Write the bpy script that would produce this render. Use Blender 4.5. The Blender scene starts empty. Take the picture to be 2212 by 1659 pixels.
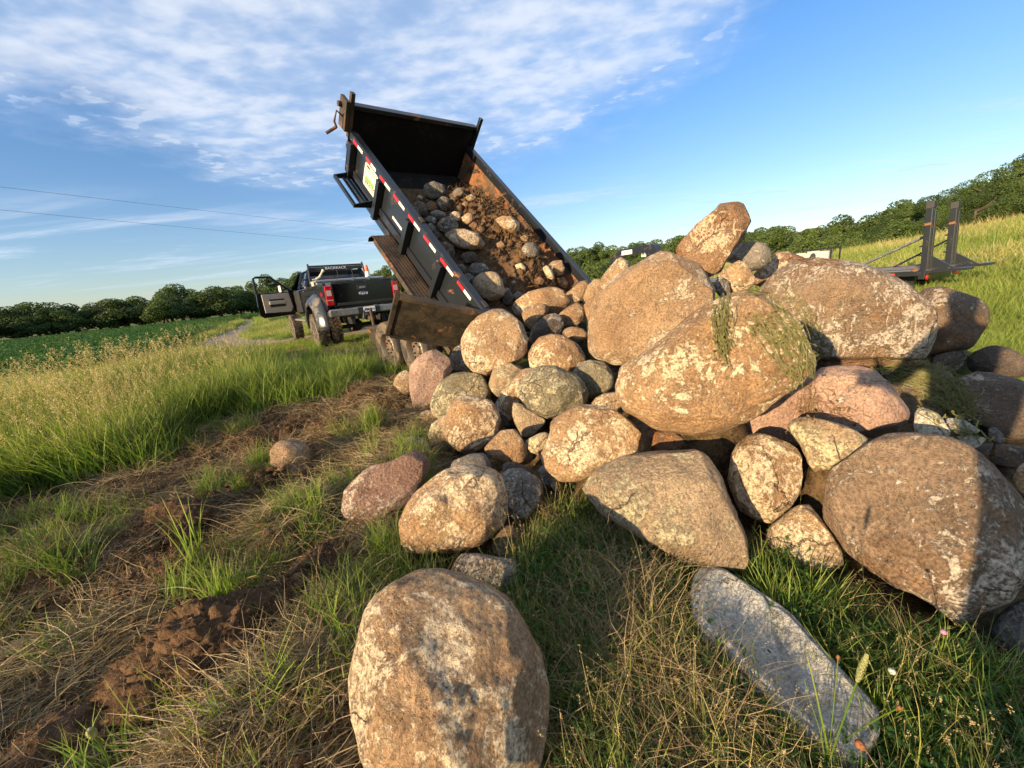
import bpy, bmesh, math, random
import numpy as np
from mathutils import Vector, Matrix, Euler
from mathutils.bvhtree import BVHTree

rng = np.random.default_rng(7)
random.seed(7)
S = bpy.context.scene
C = S.collection
PI = math.pi

# ------------------------------------------------------------------ camera
FPX, CX, CY, CAMH = 830.0, 1106.0, 829.5, 1.35      # focal length, centre in a 2212-wide frame; eye height
PITCH, ROLL = math.radians(14.7), math.radians(5.7)
fwd = np.array([0, math.cos(PITCH), -math.sin(PITCH)])
r0 = np.array([1.0, 0, 0]); u0 = np.cross(r0, fwd)
rgt = math.cos(ROLL) * r0 - math.sin(ROLL) * u0
upv = math.sin(ROLL) * r0 + math.cos(ROLL) * u0
EYE = np.array([0, 0, CAMH])
cd = bpy.data.cameras.new('camera'); cam = bpy.data.objects.new('camera', cd); C.objects.link(cam)
cd.sensor_width = 36.0; cd.lens = 36.0 * FPX / 2212.0
cd.clip_start = 0.02; cd.clip_end = 4000
M = Matrix(((rgt[0], upv[0], -fwd[0], 0), (rgt[1], upv[1], -fwd[1], 0), (rgt[2], upv[2], -fwd[2], CAMH), (0, 0, 0, 1)))
cam.matrix_world = M
S.camera = cam

# ------------------------------------------------------------------ light, sky
SUN_EL, SUN_AZ = math.radians(12.5), math.radians(224.5)     # azimuth clockwise from +Y
sdir = Vector((math.sin(SUN_AZ) * math.cos(SUN_EL), math.cos(SUN_AZ) * math.cos(SUN_EL), math.sin(SUN_EL)))
sl = bpy.data.lights.new('sun', 'SUN'); sun = bpy.data.objects.new('sun', sl); C.objects.link(sun)
sl.energy = 5.0; sl.angle = math.radians(0.6); sl.color = (1.0, 0.74, 0.44)
sun.rotation_euler = sdir.to_track_quat('Z', 'Y').to_euler()
sun.location = (-30, -30, 20)
S.view_settings.view_transform = 'Standard'; S.view_settings.look = 'None'
S.view_settings.exposure = 1.05; S.view_settings.gamma = 1.0
S.view_settings.use_curve_mapping = False

W = bpy.data.worlds.new('World'); S.world = W; W.use_nodes = True
def N(nt, t, **kw):
    n = nt.nodes.new(t)
    for k, v in kw.items():
        if k.startswith('i_'):
            key = k[2:].replace('_', ' ')
            if key.isdigit(): n.inputs[int(key)].default_value = v
            else: n.inputs[key].default_value = v
        else: setattr(n, k, v)
    return n
def math_(nt, op, a, b=None, c=None, clamp=False):
    n = nt.nodes.new('ShaderNodeMath'); n.operation = op; n.use_clamp = clamp
    for i, v in enumerate((a, b, c)):
        if v is None: continue
        if isinstance(v, (int, float)): n.inputs[i].default_value = v
        else: nt.links.new(v, n.inputs[i])
    return n.outputs[0]
def mrange(nt, v, a, b, c=0.0, d=1.0, smooth=True):
    n = nt.nodes.new('ShaderNodeMapRange'); n.interpolation_type = 'SMOOTHSTEP' if smooth else 'LINEAR'
    nt.links.new(v, n.inputs[0])
    for i, q in enumerate((a, b, c, d)): n.inputs[i + 1].default_value = q
    return n.outputs[0]
def mixc(nt, f, a, b, mode='MIX'):
    n = nt.nodes.new('ShaderNodeMix'); n.data_type = 'RGBA'; n.blend_type = mode
    for sock, v in ((n.inputs[0], f), (n.inputs[6], a), (n.inputs[7], b)):
        if isinstance(v, (int, float)): sock.default_value = v
        elif isinstance(v, tuple): sock.default_value = (*v, 1)[:4]
        else: nt.links.new(v, sock)
    return n.outputs[2]
def noise(nt, vec, scale, detail=4, rough=.55, dist=0.0, col=False):
    n = nt.nodes.new('ShaderNodeTexNoise'); n.inputs['Scale'].default_value = scale
    n.inputs['Detail'].default_value = detail; n.inputs['Roughness'].default_value = rough
    n.inputs['Distortion'].default_value = dist
    if vec is not None: nt.links.new(vec, n.inputs['Vector'])
    return n.outputs['Color'] if col else n.outputs[0]
def mapping(nt, vec, loc=(0, 0, 0), rot=(0, 0, 0), sc=(1, 1, 1)):
    n = nt.nodes.new('ShaderNodeMapping'); nt.links.new(vec, n.inputs[0])
    n.inputs[1].default_value = loc; n.inputs[2].default_value = rot; n.inputs[3].default_value = sc
    return n.outputs[0]

nt = W.node_tree; nt.nodes.clear()
sky = N(nt, 'ShaderNodeTexSky', sky_type='NISHITA', sun_disc=False, sun_elevation=SUN_EL, sun_rotation=SUN_AZ,
        air_density=1.0, dust_density=0.35, ozone_density=2.2)
tc = N(nt, 'ShaderNodeTexCoord'); sep = N(nt, 'ShaderNodeSeparateXYZ'); nt.links.new(tc.outputs['Generated'], sep.inputs[0])
den = math_(nt, 'ADD', math_(nt, 'MAXIMUM', sep.outputs[2], 0.0), 0.03)
px = math_(nt, 'DIVIDE', sep.outputs[0], den); py = math_(nt, 'DIVIDE', sep.outputs[1], den)
cmb = N(nt, 'ShaderNodeCombineXYZ'); nt.links.new(px, cmb.inputs[0]); nt.links.new(py, cmb.inputs[1])
P = cmb.outputs[0]
big = math_(nt, 'SUBTRACT', noise(nt, P, 1.1, 5, .6), .5)
# sheet of altocumulus reaching from overhead towards the front left; its right edge runs away to the front right
ra = math_(nt, 'SUBTRACT', math_(nt, 'MULTIPLY_ADD', py, -0.27, 1.62), px)
ra = mrange(nt, math_(nt, 'MULTIPLY_ADD', big, 1.5, ra), -.12, .5)
rb = mrange(nt, math_(nt, 'MULTIPLY_ADD', big, 2.6, math_(nt, 'SUBTRACT', 3.3, py)), -.3, 1.2)
rc = mrange(nt, math_(nt, 'MULTIPLY_ADD', big, 2.2, math_(nt, 'ADD', px, 2.05)), -.2, .7)
sheet = math_(nt, 'MULTIPLY', math_(nt, 'MULTIPLY', ra, rb), rc)
puffs = noise(nt, mapping(nt, P, rot=(0, 0, .5), sc=(1.0, 1.25, 1)), 7.5, 3, .5, .15)
waves = noise(nt, mapping(nt, P, rot=(0, 0, -.35), sc=(.7, 1.6, 1)), 2.4, 4, .5, .3)
thick = mrange(nt, math_(nt, 'ADD', math_(nt, 'MULTIPLY', puffs, .42), math_(nt, 'MULTIPLY', waves, .58)), .30, .68)
dens = math_(nt, 'MULTIPLY', sheet, math_(nt, 'MULTIPLY_ADD', thick, .42, .46))
# edge breaks up into separate small puffs
edge = math_(nt, 'MULTIPLY', mrange(nt, sheet, .02, .5), mrange(nt, puffs, .50, .60))
dens = math_(nt, 'MAXIMUM', dens, math_(nt, 'MULTIPLY', edge, .62))
# thin low wisps elsewhere
wis = noise(nt, mapping(nt, P, rot=(0, 0, .9), sc=(.25, .9, 1)), 1.3, 6, .6, .6)
low = mrange(nt, sep.outputs[2], .02, .12)
lowb = mrange(nt, sep.outputs[2], .24, .13)
dens = math_(nt, 'MAXIMUM', dens, math_(nt, 'MULTIPLY', math_(nt, 'MULTIPLY', mrange(nt, wis, .46, .70), .75), math_(nt, 'MULTIPLY', low, lowb)))
dens = math_(nt, 'MULTIPLY', dens, mrange(nt, sep.outputs[2], .0, .06))
ccol = mixc(nt, mrange(nt, thick, .1, .95), (3.3, 4.2, 5.7), (4.7, 5.1, 5.8))
# the sky of the photograph is a strong blue overhead
tint = mixc(nt, mrange(nt, sep.outputs[2], .05, .5), (.92, .95, 1.10), (.68, 1.0, 1.32))
skyc = mixc(nt, 1.0, sky.outputs[0], tint, 'MULTIPLY')
col = mixc(nt, dens, skyc, ccol)
bg = N(nt, 'ShaderNodeBackground'); bg.inputs[1].default_value = 0.088
nt.links.new(col, bg.inputs[0])
wo = N(nt, 'ShaderNodeOutputWorld'); nt.links.new(bg.outputs[0], wo.inputs[0])

S.cycles.max_bounces = 6; S.cycles.diffuse_bounces = 2; S.cycles.glossy_bounces = 3
S.cycles.transmission_bounces = 4; S.cycles.transparent_max_bounces = 8
S.cycles.use_denoising = True
S.cycles.use_adaptive_sampling = True; S.cycles.adaptive_threshold = 0.02

# ------------------------------------------------------------------ helpers
def ray(x, y): return fwd + ((x - CX) / FPX) * rgt - ((y - CY) / FPX) * upv
def at_z(x, y, z=0.0):
    d = ray(x, y); return EYE + d * ((z - CAMH) / d[2])
def at_d(x, y, d): return EYE + ray(x, y) * d

def tag(o, label=None, cat=None, group=None, kind=None):
    if label: o['label'] = label
    if cat: o['category'] = cat
    if group: o['group'] = group
    if kind: o['kind'] = kind
    return o
def link(name, me, mat=None, parent=None, loc=None):
    o = bpy.data.objects.new(name, me); C.objects.link(o)
    if mat is not None and me is not None and not me.materials: me.materials.append(mat)
    if parent is not None: o.parent = parent
    if loc is not None: o.location = loc
    return o
def empty(name, loc=(0, 0, 0), rot=(0, 0, 0)):
    o = bpy.data.objects.new(name, None); C.objects.link(o); o.location = loc; o.rotation_euler = rot
    o.empty_display_size = .1
    return o
def np_mesh(name, V, F, smooth=False, attrs=None):
    """V (n,3), F (m,3) or (m,4) arrays"""
    me = bpy.data.meshes.new(name); V = np.asarray(V, np.float32); F = np.asarray(F, np.int32); k = F.shape[1]
    me.vertices.add(len(V)); me.vertices.foreach_set('co', V.ravel())
    me.loops.add(F.size); me.loops.foreach_set('vertex_index', F.ravel())
    me.polygons.add(len(F)); me.polygons.foreach_set('loop_start', np.arange(0, F.size, k, dtype=np.int32))
    me.polygons.foreach_set('use_smooth', np.full(len(F), smooth))
    for n_, a in (attrs or {}).items():
        at = me.attributes.new(n_, 'FLOAT', 'POINT'); at.data.foreach_set('value', np.asarray(a, np.float32))
    me.update(); me.validate()
    return me
def copy_tree(o, parent=None):
    c = o.copy(); C.objects.link(c); c.parent = parent
    for ch in o.children: copy_tree(ch, c)
    return c

# value noise, vectorised
def _h(ix, iy, iz, s):
    n = (ix * 374761393 + iy * 668265263 + iz * 2147483647 + s * 974634777).astype(np.int64) & 0xffffffff
    n = ((n ^ (n >> 13)) * 1274126177) & 0xffffffff
    n = (n ^ (n >> 16)) & 0xffffffff
    return n / 4294967295.0
def vnoise(p, s=0):
    i = np.floor(p).astype(np.int64); f = p - i; f = f * f * f * (f * (f * 6 - 15) + 10)
    x, y, z = i.T; u, v, w = f.T; r = 0
    for dx in (0, 1):
        for dy in (0, 1):
            for dz in (0, 1):
                r = r + _h(x + dx, y + dy, z + dz, s) * (u if dx else 1 - u) * (v if dy else 1 - v) * (w if dz else 1 - w)
    return r * 2 - 1
def fbm(p, oct=4, s=0, lac=2.03, gain=.5):
    a, r, t = 1.0, 0, 0
    for k in range(oct):
        r = r + a * vnoise(p, s + k * 17); t += a; p = p * lac + 11.3; a *= gain
    return r / t

class MB:
    """collects simple solids, then makes one mesh object"""
    def __init__(s, T=None): s.v = []; s.f = []; s.T = T
    def add(s, vs, fs):
        b = len(s.v)
        for p in vs:
            s.v.append(tuple(s.T(*p)) if s.T else tuple(p))
        s.f += [tuple(b + i for i in f) for f in fs]
        return s
    def box(s, x0, x1, y0, y1, z0, z1):
        vs = [(x, y, z) for z in (z0, z1) for y in (y0, y1) for x in (x0, x1)]
        return s.add(vs, [(0, 2, 3, 1), (4, 5, 7, 6), (0, 1, 5, 4), (2, 6, 7, 3), (0, 4, 6, 2), (1, 3, 7, 5)])
    def prism(s, poly, axis, a, b):
        """poly: list of 2D points; axis 0/1/2 is the extrusion axis"""
        def mk(p, t):
            q = list(p); q.insert(axis, t); return tuple(q)
        n = len(poly); vs = [mk(p, a) for p in poly] + [mk(p, b) for p in poly]
        return s.add(vs, [tuple(range(n))[::-1], tuple(range(n, 2 * n))] + [(i, (i + 1) % n, n + (i + 1) % n, n + i) for i in range(n)])
    def tube(s, pts, r, seg=8, cap=True):
        pts = [Vector(p) for p in pts]; n = len(pts); rings = []
        for i, p in enumerate(pts):
            t = (pts[min(i + 1, n - 1)] - pts[max(i - 1, 0)]).normalized()
            a = t.orthogonal().normalized() if i == 0 else (pa - t * pa.dot(t)).normalized()
            pa = a; b = t.cross(a); rr = r[i] if isinstance(r, (list, tuple)) else r
            rings.append([p + (a * math.cos(k * 2 * PI / seg) + b * math.sin(k * 2 * PI / seg)) * rr for k in range(seg)])
        vs = [q for rg in rings for q in rg]
        fs = [(i * seg + k, i * seg + (k + 1) % seg, (i + 1) * seg + (k + 1) % seg, (i + 1) * seg + k) for i in range(n - 1) for k in range(seg)]
        if cap: fs += [tuple(range(seg))[::-1], tuple((n - 1) * seg + k for k in range(seg))]
        return s.add(vs, fs)
    def lathe(s, prof, c=(0, 0, 0), axis=0, seg=32, closed=False):
        """prof: (radius, along) pairs, axis = turning axis"""
        vs = []
        for k in range(seg):
            a = 2 * PI * k / seg
            for r, h in prof:
                q = [r * math.cos(a), r * math.sin(a)]; q.insert(axis, h)
                vs.append((q[0] + c[0], q[1] + c[1], q[2] + c[2]))
        m = len(prof); fs = []
        for k in range(seg):
            k2 = (k + 1) % seg
            for j in range(m - 1 + (1 if closed else 0)):
                j2 = (j + 1) % m
                fs.append((k * m + j, k * m + j2, k2 * m + j2, k2 * m + j))
        return s.add(vs, fs)
    def build(s, name, mat, parent=None, bevel=0, smooth=False, loc=None):
        me = bpy.data.meshes.new(name); me.from_pydata(s.v, [], s.f); me.validate(); me.update()
        bm = bmesh.new(); bm.from_mesh(me); bmesh.ops.recalc_face_normals(bm, faces=bm.faces); bm.to_mesh(me); bm.free()
        o = link(name, me, mat, parent, loc)
        if smooth:
            me.shade_smooth()
            try: me.set_sharp_from_angle(angle=math.radians(40))
            except Exception: pass
        if bevel:
            b = o.modifiers.new('edge', 'BEVEL'); b.width = bevel; b.segments = 2; b.limit_method = 'ANGLE'
        return o

# ------------------------------------------------------------------ materials
MATS = {}
def new_mat(name):
    m = bpy.data.materials.new(name); m.use_nodes = True; nt = m.node_tree; nt.nodes.clear()
    p = N(nt, 'ShaderNodeBsdfPrincipled'); o = N(nt, 'ShaderNodeOutputMaterial'); nt.links.new(p.outputs[0], o.inputs[0])
    MATS[name] = m
    return m, nt, p
def objvec(nt, rnd=True):
    tc = N(nt, 'ShaderNodeTexCoord'); oi = N(nt, 'ShaderNodeObjectInfo')
    if not rnd: return tc.outputs['Object'], oi.outputs['Random']
    v = N(nt, 'ShaderNodeVectorMath', operation='ADD'); nt.links.new(tc.outputs['Object'], v.inputs[0])
    m = math_(nt, 'MULTIPLY', oi.outputs['Random'], 37.0); nt.links.new(m, v.inputs[1])
    return v.outputs[0], oi.outputs['Random']
def bump(nt, p, h, strength=.5, dist=.01):
    b = N(nt, 'ShaderNodeBump'); b.inputs['Strength'].default_value = strength; b.inputs['Distance'].default_value = dist
    nt.links.new(h, b.inputs['Height']); nt.links.new(b.outputs[0], p.inputs['Normal'])

def rock_mat(name, c1, c2, dirt, patch, pamt, damt, streak=.5, rough=.85):
    m, nt, p = new_mat(name); v, rnd = objvec(nt)
    n1 = noise(nt, v, 3.0, 7, .65, .3)
    base = mixc(nt, mrange(nt, n1, .36, .64), c1, c2)
    grain = noise(nt, v, 95, 3, .65); med = noise(nt, v, 17, 7, .7, .2); fine = noise(nt, v, 48, 6, .75)
    # dried soil clinging to the stone
    dn_ = noise(nt, mapping(nt, v, loc=(3, 7, 1)), 2.6, 9, .68, .5)
    t = .66 - damt * .22
    dmask = mrange(nt, math_(nt, 'MULTIPLY_ADD', math_(nt, 'SUBTRACT', med, .5), .5, dn_), t - .03, t + .05)
    dcol = mixc(nt, mrange(nt, noise(nt, mapping(nt, v, loc=(2, 9, 4)), 5, 8, .7), .35, .65), tuple(q * .72 for q in dirt), tuple(q * 1.22 for q in dirt))
    base = mixc(nt, math_(nt, 'MULTIPLY', dmask, .85), base, dcol)
    # pale scraped patches, streaks and fine flecks
    pl = noise(nt, mapping(nt, v, loc=(1, 2, 8)), 1.9, 4, .55)
    plc = math_(nt, 'MULTIPLY', math_(nt, 'SUBTRACT', pl, .5), .55)
    pn = noise(nt, mapping(nt, v, loc=(9, 2, 5)), 7.5, 10, .76, .6)
    t = .605 - pamt * .085
    pmask = mrange(nt, math_(nt, 'ADD', pn, plc), t, t + .035)
    sn = noise(nt, mapping(nt, v, rot=(.6, .8, .5), sc=(1, 1, .25)), 19, 6, .65, 1.6)
    t = .675 - streak * .07
    smask = mrange(nt, math_(nt, 'ADD', sn, plc), t, t + .03)
    fn = noise(nt, mapping(nt, v, loc=(4, 4, 4)), 36, 6, .7, .4)
    t = .63 - pamt * .07
    fmask = mrange(nt, math_(nt, 'ADD', fn, plc), t, t + .035)
    pm = math_(nt, 'MAXIMUM', math_(nt, 'MAXIMUM', pmask, smask), math_(nt, 'MULTIPLY', fmask, .8))
    pm = math_(nt, 'MULTIPLY', pm, mrange(nt, fine, .38, .47, .2, 1))
    base = mixc(nt, math_(nt, 'MULTIPLY', pm, .92), base, patch)
    # dark pits
    vo = N(nt, 'ShaderNodeTexVoronoi'); vo.inputs['Scale'].default_value = 70; nt.links.new(v, vo.inputs['Vector'])
    spk = mrange(nt, math_(nt, 'MULTIPLY_ADD', fine, .35, vo.outputs['Distance']), .28, .40, 0, 1)
    base = mixc(nt, mrange(nt, med, .42, .62), base, mixc(nt, 1.0, base, mixc(nt, spk, (.42, .38, .34), (1, 1, 1)), 'MULTIPLY'))
    base = mixc(nt, 1.0, base, mixc(nt, mrange(nt, grain, .32, .68), (.70, .69, .68), (1.28, 1.28, 1.26)), 'MULTIPLY')
    base = mixc(nt, 1.0, base, mixc(nt, mrange(nt, fine, .3, .7), (.78, .77, .76), (1.2, 1.2, 1.2)), 'MULTIPLY')
    # hairline cracks
    wv = N(nt, 'ShaderNodeVectorMath', operation='MULTIPLY_ADD'); nt.links.new(noise(nt, v, 5, 5, .6, 0, True), wv.inputs[0]); wv.inputs[1].default_value = (.22, .22, .22); nt.links.new(v, wv.inputs[2])
    ve = N(nt, 'ShaderNodeTexVoronoi', feature='DISTANCE_TO_EDGE'); ve.inputs['Scale'].default_value = 2.6; nt.links.new(wv.outputs[0], ve.inputs['Vector'])
    crack = math_(nt, 'MULTIPLY', mrange(nt, ve.outputs['Distance'], .0, .014, 1, 0), mrange(nt, pl, .50, .60))
    base = mixc(nt, math_(nt, 'MULTIPLY', crack, .8), base, (.05, .035, .025))
    base = mixc(nt, 1.0, base, mixc(nt, rnd, (.80, .80, .83), (1.16, 1.12, 1.06)), 'MULTIPLY')
    nt.links.new(base, p.inputs['Base Color']); p.inputs['Roughness'].default_value = rough
    p.inputs['Specular IOR Level'].default_value = .3
    h = math_(nt, 'ADD', math_(nt, 'MULTIPLY', med, 1.2), math_(nt, 'MULTIPLY', grain, .22))
    h = math_(nt, 'ADD', h, math_(nt, 'MULTIPLY', pm, .16)); h = math_(nt, 'ADD', h, math_(nt, 'MULTIPLY', spk, .12))
    h = math_(nt, 'ADD', h, math_(nt, 'MULTIPLY', fine, .55))
    h = math_(nt, 'SUBTRACT', h, math_(nt, 'MULTIPLY', crack, .5))
    bump(nt, p, h, 1.0, .034)
    return m
CREAM = (.70, .57, .39)
DIRT = (.33, .20, .10)
rock_mat('stone_brown', (.25, .16, .09), (.43, .28, .155), DIRT, CREAM, 1.1, .5, 1.25)
rock_mat('stone_tan', (.35, .225, .125), (.50, .335, .19), (.27, .175, .10), CREAM, 1.25, .35, .8)
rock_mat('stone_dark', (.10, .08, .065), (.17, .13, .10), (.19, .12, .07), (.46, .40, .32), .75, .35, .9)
rock_mat('stone_weathered', (.23, .16, .10), (.38, .265, .165), (.30, .185, .10), (.68, .58, .44), .9, .5, 1.5)
rock_mat('stone_grey', (.15, .14, .125), (.24, .22, .19), (.22, .14, .08), (.50, .46, .38), .7, .3)
rock_mat('stone_green', (.17, .155, .10), (.27, .24, .16), (.22, .15, .08), (.50, .45, .30), .75, .3)
rock_mat('stone_pink', (.34, .225, .175), (.45, .31, .24), (.27, .17, .10), (.58, .48, .40), .5, .25, .2)
rock_mat('stone_red', (.27, .165, .12), (.37, .235, .175), (.20, .115, .075), (.60, .48, .38), .6, .3, .9)
rock_mat('stone_cream', (.40, .29, .18), (.53, .40, .25), (.29, .18, .10), (.60, .53, .33), .9, .3, .1)
rock_mat('stone_rust', (.16, .10, .06), (.29, .18, .105), (.34, .15, .06), (.58, .44, .30), .5, .5, .9)
rock_mat('stone_white', (.50, .47, .38), (.62, .58, .47), (.32, .24, .14), (.72, .69, .6), .6, .05, .1)
rock_mat('stone_slab', (.40, .40, .37), (.52, .52, .48), (.27, .23, .17), (.64, .63, .58), .1, .02, .9)

def paint_mat(name, col, rough=.35, metal=0.0, dirtcol=(.16, .11, .07), dirt=.3, rust=0.0, scale=3.0, spec=.5):
    m, nt, p = new_mat(name); v, rnd = objvec(nt, False)
    a = noise(nt, v, scale, 8, .65, .4); b = noise(nt, v, scale * 7, 5, .6)
    d = mrange(nt, math_(nt, 'MULTIPLY_ADD', b, .3, a), .78 - dirt * .35, .95 - dirt * .25)
    c = mixc(nt, math_(nt, 'MULTIPLY', d, .8), col, dirtcol)
    if rust:
        r = mrange(nt, noise(nt, mapping(nt, v, loc=(5, 5, 5), sc=(1, .6, 1)), scale * 1.2, 9, .7, .6), .64 - rust * .22, .69 - rust * .2)
        rc = mixc(nt, b, (.12, .045, .018), (.32, .13, .045))
        c = mixc(nt, r, c, rc); d = math_(nt, 'MAXIMUM', d, r)
    nt.links.new(c, p.inputs['Base Color']); p.inputs['Metallic'].default_value = metal
    p.inputs['Specular IOR Level'].default_value = spec
    nt.links.new(mrange(nt, d, 0, 1, rough, .85, False), p.inputs['Roughness'])
    bump(nt, p, math_(nt, 'ADD', b, d), .25, .003)
    return m
paint_mat('trailer_black', (.014, .017, .022), .28, 0, (.10, .08, .055), .16, .12)
paint_mat('bed_inner_rust', (.03, .022, .016), .65, 0, (.12, .072, .038), .8, .8, 3.6)
paint_mat('bed_inner_shaded', (.014, .012, .011), .75, 0, (.085, .055, .035), .45, .15, 2.2, .2)  # floor darkened for the left wall's shade, plus real dirt and rust
paint_mat('headboard_shaded', (.008, .007, .007), .75, 0, (.03, .022, .015), .3, 0, 2.2, .15)  # near black: the shade at the bed's front end is put into the colour
paint_mat('door_rust', (.016, .014, .011), .6, 0, (.055, .042, .025), .8, .22, 5, .3)
paint_mat('steel_brown', (.05, .038, .028), .6, .3, (.11, .072, .045), .7, .35, 5)
paint_mat('truck_paint', (.004, .0045, .005), .14, 0, (.06, .05, .04), .0, 0, 2.5, .6)
paint_mat('truck_fender', (.03, .036, .042), .22, 0, (.22, .18, .13), .38, 0, 2.5, .6)
paint_mat('bumper_chrome', (.42, .41, .38), .28, .85, (.20, .16, .11), .35, 0, 3)
paint_mat('aluminium', (.5, .5, .5), .38, .8, (.3, .27, .22), .3, 0, 5)
paint_mat('tyre_rubber', (.035, .032, .028), .85, 0, (.17, .13, .09), .72, 0, 6, .2)
paint_mat('rim_steel', (.20, .18, .15), .45, .6, (.15, .10, .06), .6, .25, 9)
paint_mat('rim_silver', (.6, .6, .6), .25, .9, (.2, .17, .12), .2, 0, 9)
paint_mat('tan_trim', (.50, .40, .29), .55, 0, (.22, .17, .12), .2, 0, 4)
paint_mat('black_plastic', (.02, .02, .02), .55, 0, (.1, .08, .06), .25, 0, 5)
paint_mat('deck_wood', (.27, .21, .16), .8, 0, (.18, .13, .09), .5, 0, 4, .2)
paint_mat('cream_paint', (.62, .56, .42), .5, 0, (.2, .15, .1), .4, 0, 6)
paint_mat('white_plastic', (.78, .78, .76), .4, 0, (.4, .35, .3), .1, 0, 6)
paint_mat('orange_cone', (.75, .13, .04), .5, 0, (.3, .2, .15), .15, 0, 6)
paint_mat('red_tape', (.62, .02, .03), .35, 0, (.2, .1, .07), .1, 0, 8)
paint_mat('white_tape', (.78, .76, .66), .35, 0, (.35, .28, .2), .15, 0, 8)
paint_mat('red_lens', (.38, .006, .009), .12, 0, (.3, .1, .1), .05, 0, 8, .8)
paint_mat('clear_lens', (.5, .36, .36), .12, 0, (.5, .3, .3), .05, 0, 8, .8)
paint_mat('sign_cream', (.70, .70, .52), .45, 0, (.4, .36, .25), .12, 0, 8)
paint_mat('sign_green', (.16, .42, .05), .5, 0, (.2, .3, .1), .1, 0, 8)
paint_mat('blue_print', (.06, .09, .30), .5, 0, (.1, .1, .2), .1, 0, 8)
paint_mat('denim', (.05, .07, .11), .9, 0, (.05, .06, .08), .2, 0, 8, .2)
paint_mat('shirt', (.30, .30, .28), .9, 0, (.25, .24, .22), .2, 0, 8, .2)
paint_mat('skin', (.45, .27, .19), .6, 0, (.4, .25, .18), .1, 0, 8, .4)
paint_mat('wood_pole', (.12, .09, .07), .9, 0, (.1, .08, .06), .3, 0, 3, .2)
m, nt, p = new_mat('glass_dark'); p.inputs['Base Color'].default_value = (.01, .012, .014, 1); p.inputs['Roughness'].default_value = .04; p.inputs['Specular IOR Level'].default_value = .8
m, nt, p = new_mat('glass_clear'); p.inputs['Base Color'].default_value = (.9, .95, .95, 1); p.inputs['Roughness'].default_value = .02; p.inputs['Transmission Weight'].default_value = 1; p.inputs['IOR'].default_value = 1.1
m, nt, p = new_mat('mirror_glass'); p.inputs['Base Color'].default_value = (.85, .85, .85, 1); p.inputs['Roughness'].default_value = .03; p.inputs['Metallic'].default_value = 1
# diamond plate
m, nt, p = new_mat('diamond_plate'); v, _ = objvec(nt, False)
a = noise(nt, v, 4, 7, .65)
nt.links.new(mixc(nt, mrange(nt, a, .35, .65), (.035, .026, .02), (.11, .072, .045)), p.inputs['Base Color'])
w1 = N(nt, 'ShaderNodeTexWave', bands_direction='DIAGONAL'); w1.inputs['Scale'].default_value = 14; nt.links.new(v, w1.inputs[0])
w2 = N(nt, 'ShaderNodeTexWave', bands_direction='DIAGONAL'); w2.inputs['Scale'].default_value = 14; nt.links.new(mapping(nt, v, rot=(0, 0, PI / 2)), w2.inputs[0])
bump(nt, p, math_(nt, 'MULTIPLY', w1.outputs['Fac'], w2.outputs['Fac']), .8, .006)
p.inputs['Roughness'].default_value = .6; p.inputs['Metallic'].default_value = .3

def leaf_mat(name, ca, cb, tip=None, trans=.35, rough=.55, tipfrom=.5):
    m, nt, p = new_mat(name); oi = N(nt, 'ShaderNodeObjectInfo')
    at = N(nt, 'ShaderNodeAttribute', attribute_name='h'); ar = N(nt, 'ShaderNodeAttribute', attribute_name='r')
    mx = math_(nt, 'ADD', math_(nt, 'MULTIPLY', oi.outputs['Random'], .5), math_(nt, 'MULTIPLY', ar.outputs['Fac'], .5))
    c = mixc(nt, mx, ca, cb)
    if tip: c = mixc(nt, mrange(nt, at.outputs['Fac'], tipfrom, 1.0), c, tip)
    nt.links.new(c, p.inputs['Base Color']); p.inputs['Roughness'].default_value = rough; p.inputs['Specular IOR Level'].default_value = .25
    tr = N(nt, 'ShaderNodeBsdfTranslucent'); nt.links.new(mixc(nt, 1.0, c, (1.25, 1.35, .6), 'MULTIPLY'), tr.inputs[0])
    mx = N(nt, 'ShaderNodeMixShader'); mx.inputs[0].default_value = trans
    out = [n for n in nt.nodes if n.type == 'OUTPUT_MATERIAL'][0]
    nt.links.new(p.outputs[0], mx.inputs[1]); nt.links.new(tr.outputs[0], mx.inputs[2]); nt.links.new(mx.outputs[0], out.inputs[0])
    return m
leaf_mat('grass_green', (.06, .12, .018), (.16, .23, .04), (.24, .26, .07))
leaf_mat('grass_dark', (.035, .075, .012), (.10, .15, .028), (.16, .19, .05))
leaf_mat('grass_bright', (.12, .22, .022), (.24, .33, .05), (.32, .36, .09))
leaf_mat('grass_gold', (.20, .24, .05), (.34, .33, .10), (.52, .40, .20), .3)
leaf_mat('straw', (.13, .085, .045), (.48, .37, .20), None, .15)
leaf_mat('root_brown', (.12, .065, .03), (.27, .16, .08), None, .05)
leaf_mat('clover', (.018, .06, .009), (.075, .16, .028), None, .25)  # greens darkened to carry the shade lying over the weeds by the pile
leaf_mat('crop', (.03, .085, .02), (.07, .15, .035), None, .3)
leaf_mat('crown_dark', (.030, .055, .014), (.070, .105, .028), None, .25)
leaf_mat('crown_mid', (.045, .08, .018), (.10, .14, .035), None, .25)
leaf_mat('crown_light', (.06, .10, .02), (.12, .16, .04), None, .25)
leaf_mat('hay_green', (.07, .05, .02), (.17, .17, .055), None, .2)
leaf_mat('seed_head', (.30, .32, .13), (.42, .42, .20), None, .2)
leaf_mat('flower_white', (.6, .6, .55), (.7, .7, .62), None, .2)
leaf_mat('flower_pink', (.5, .2, .32), (.6, .3, .4), None, .2)
leaf_mat('flower_brown', (.28, .11, .05), (.4, .18, .08), None, .2)
m, nt, p = new_mat('bark'); v, _ = objvec(nt)
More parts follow.
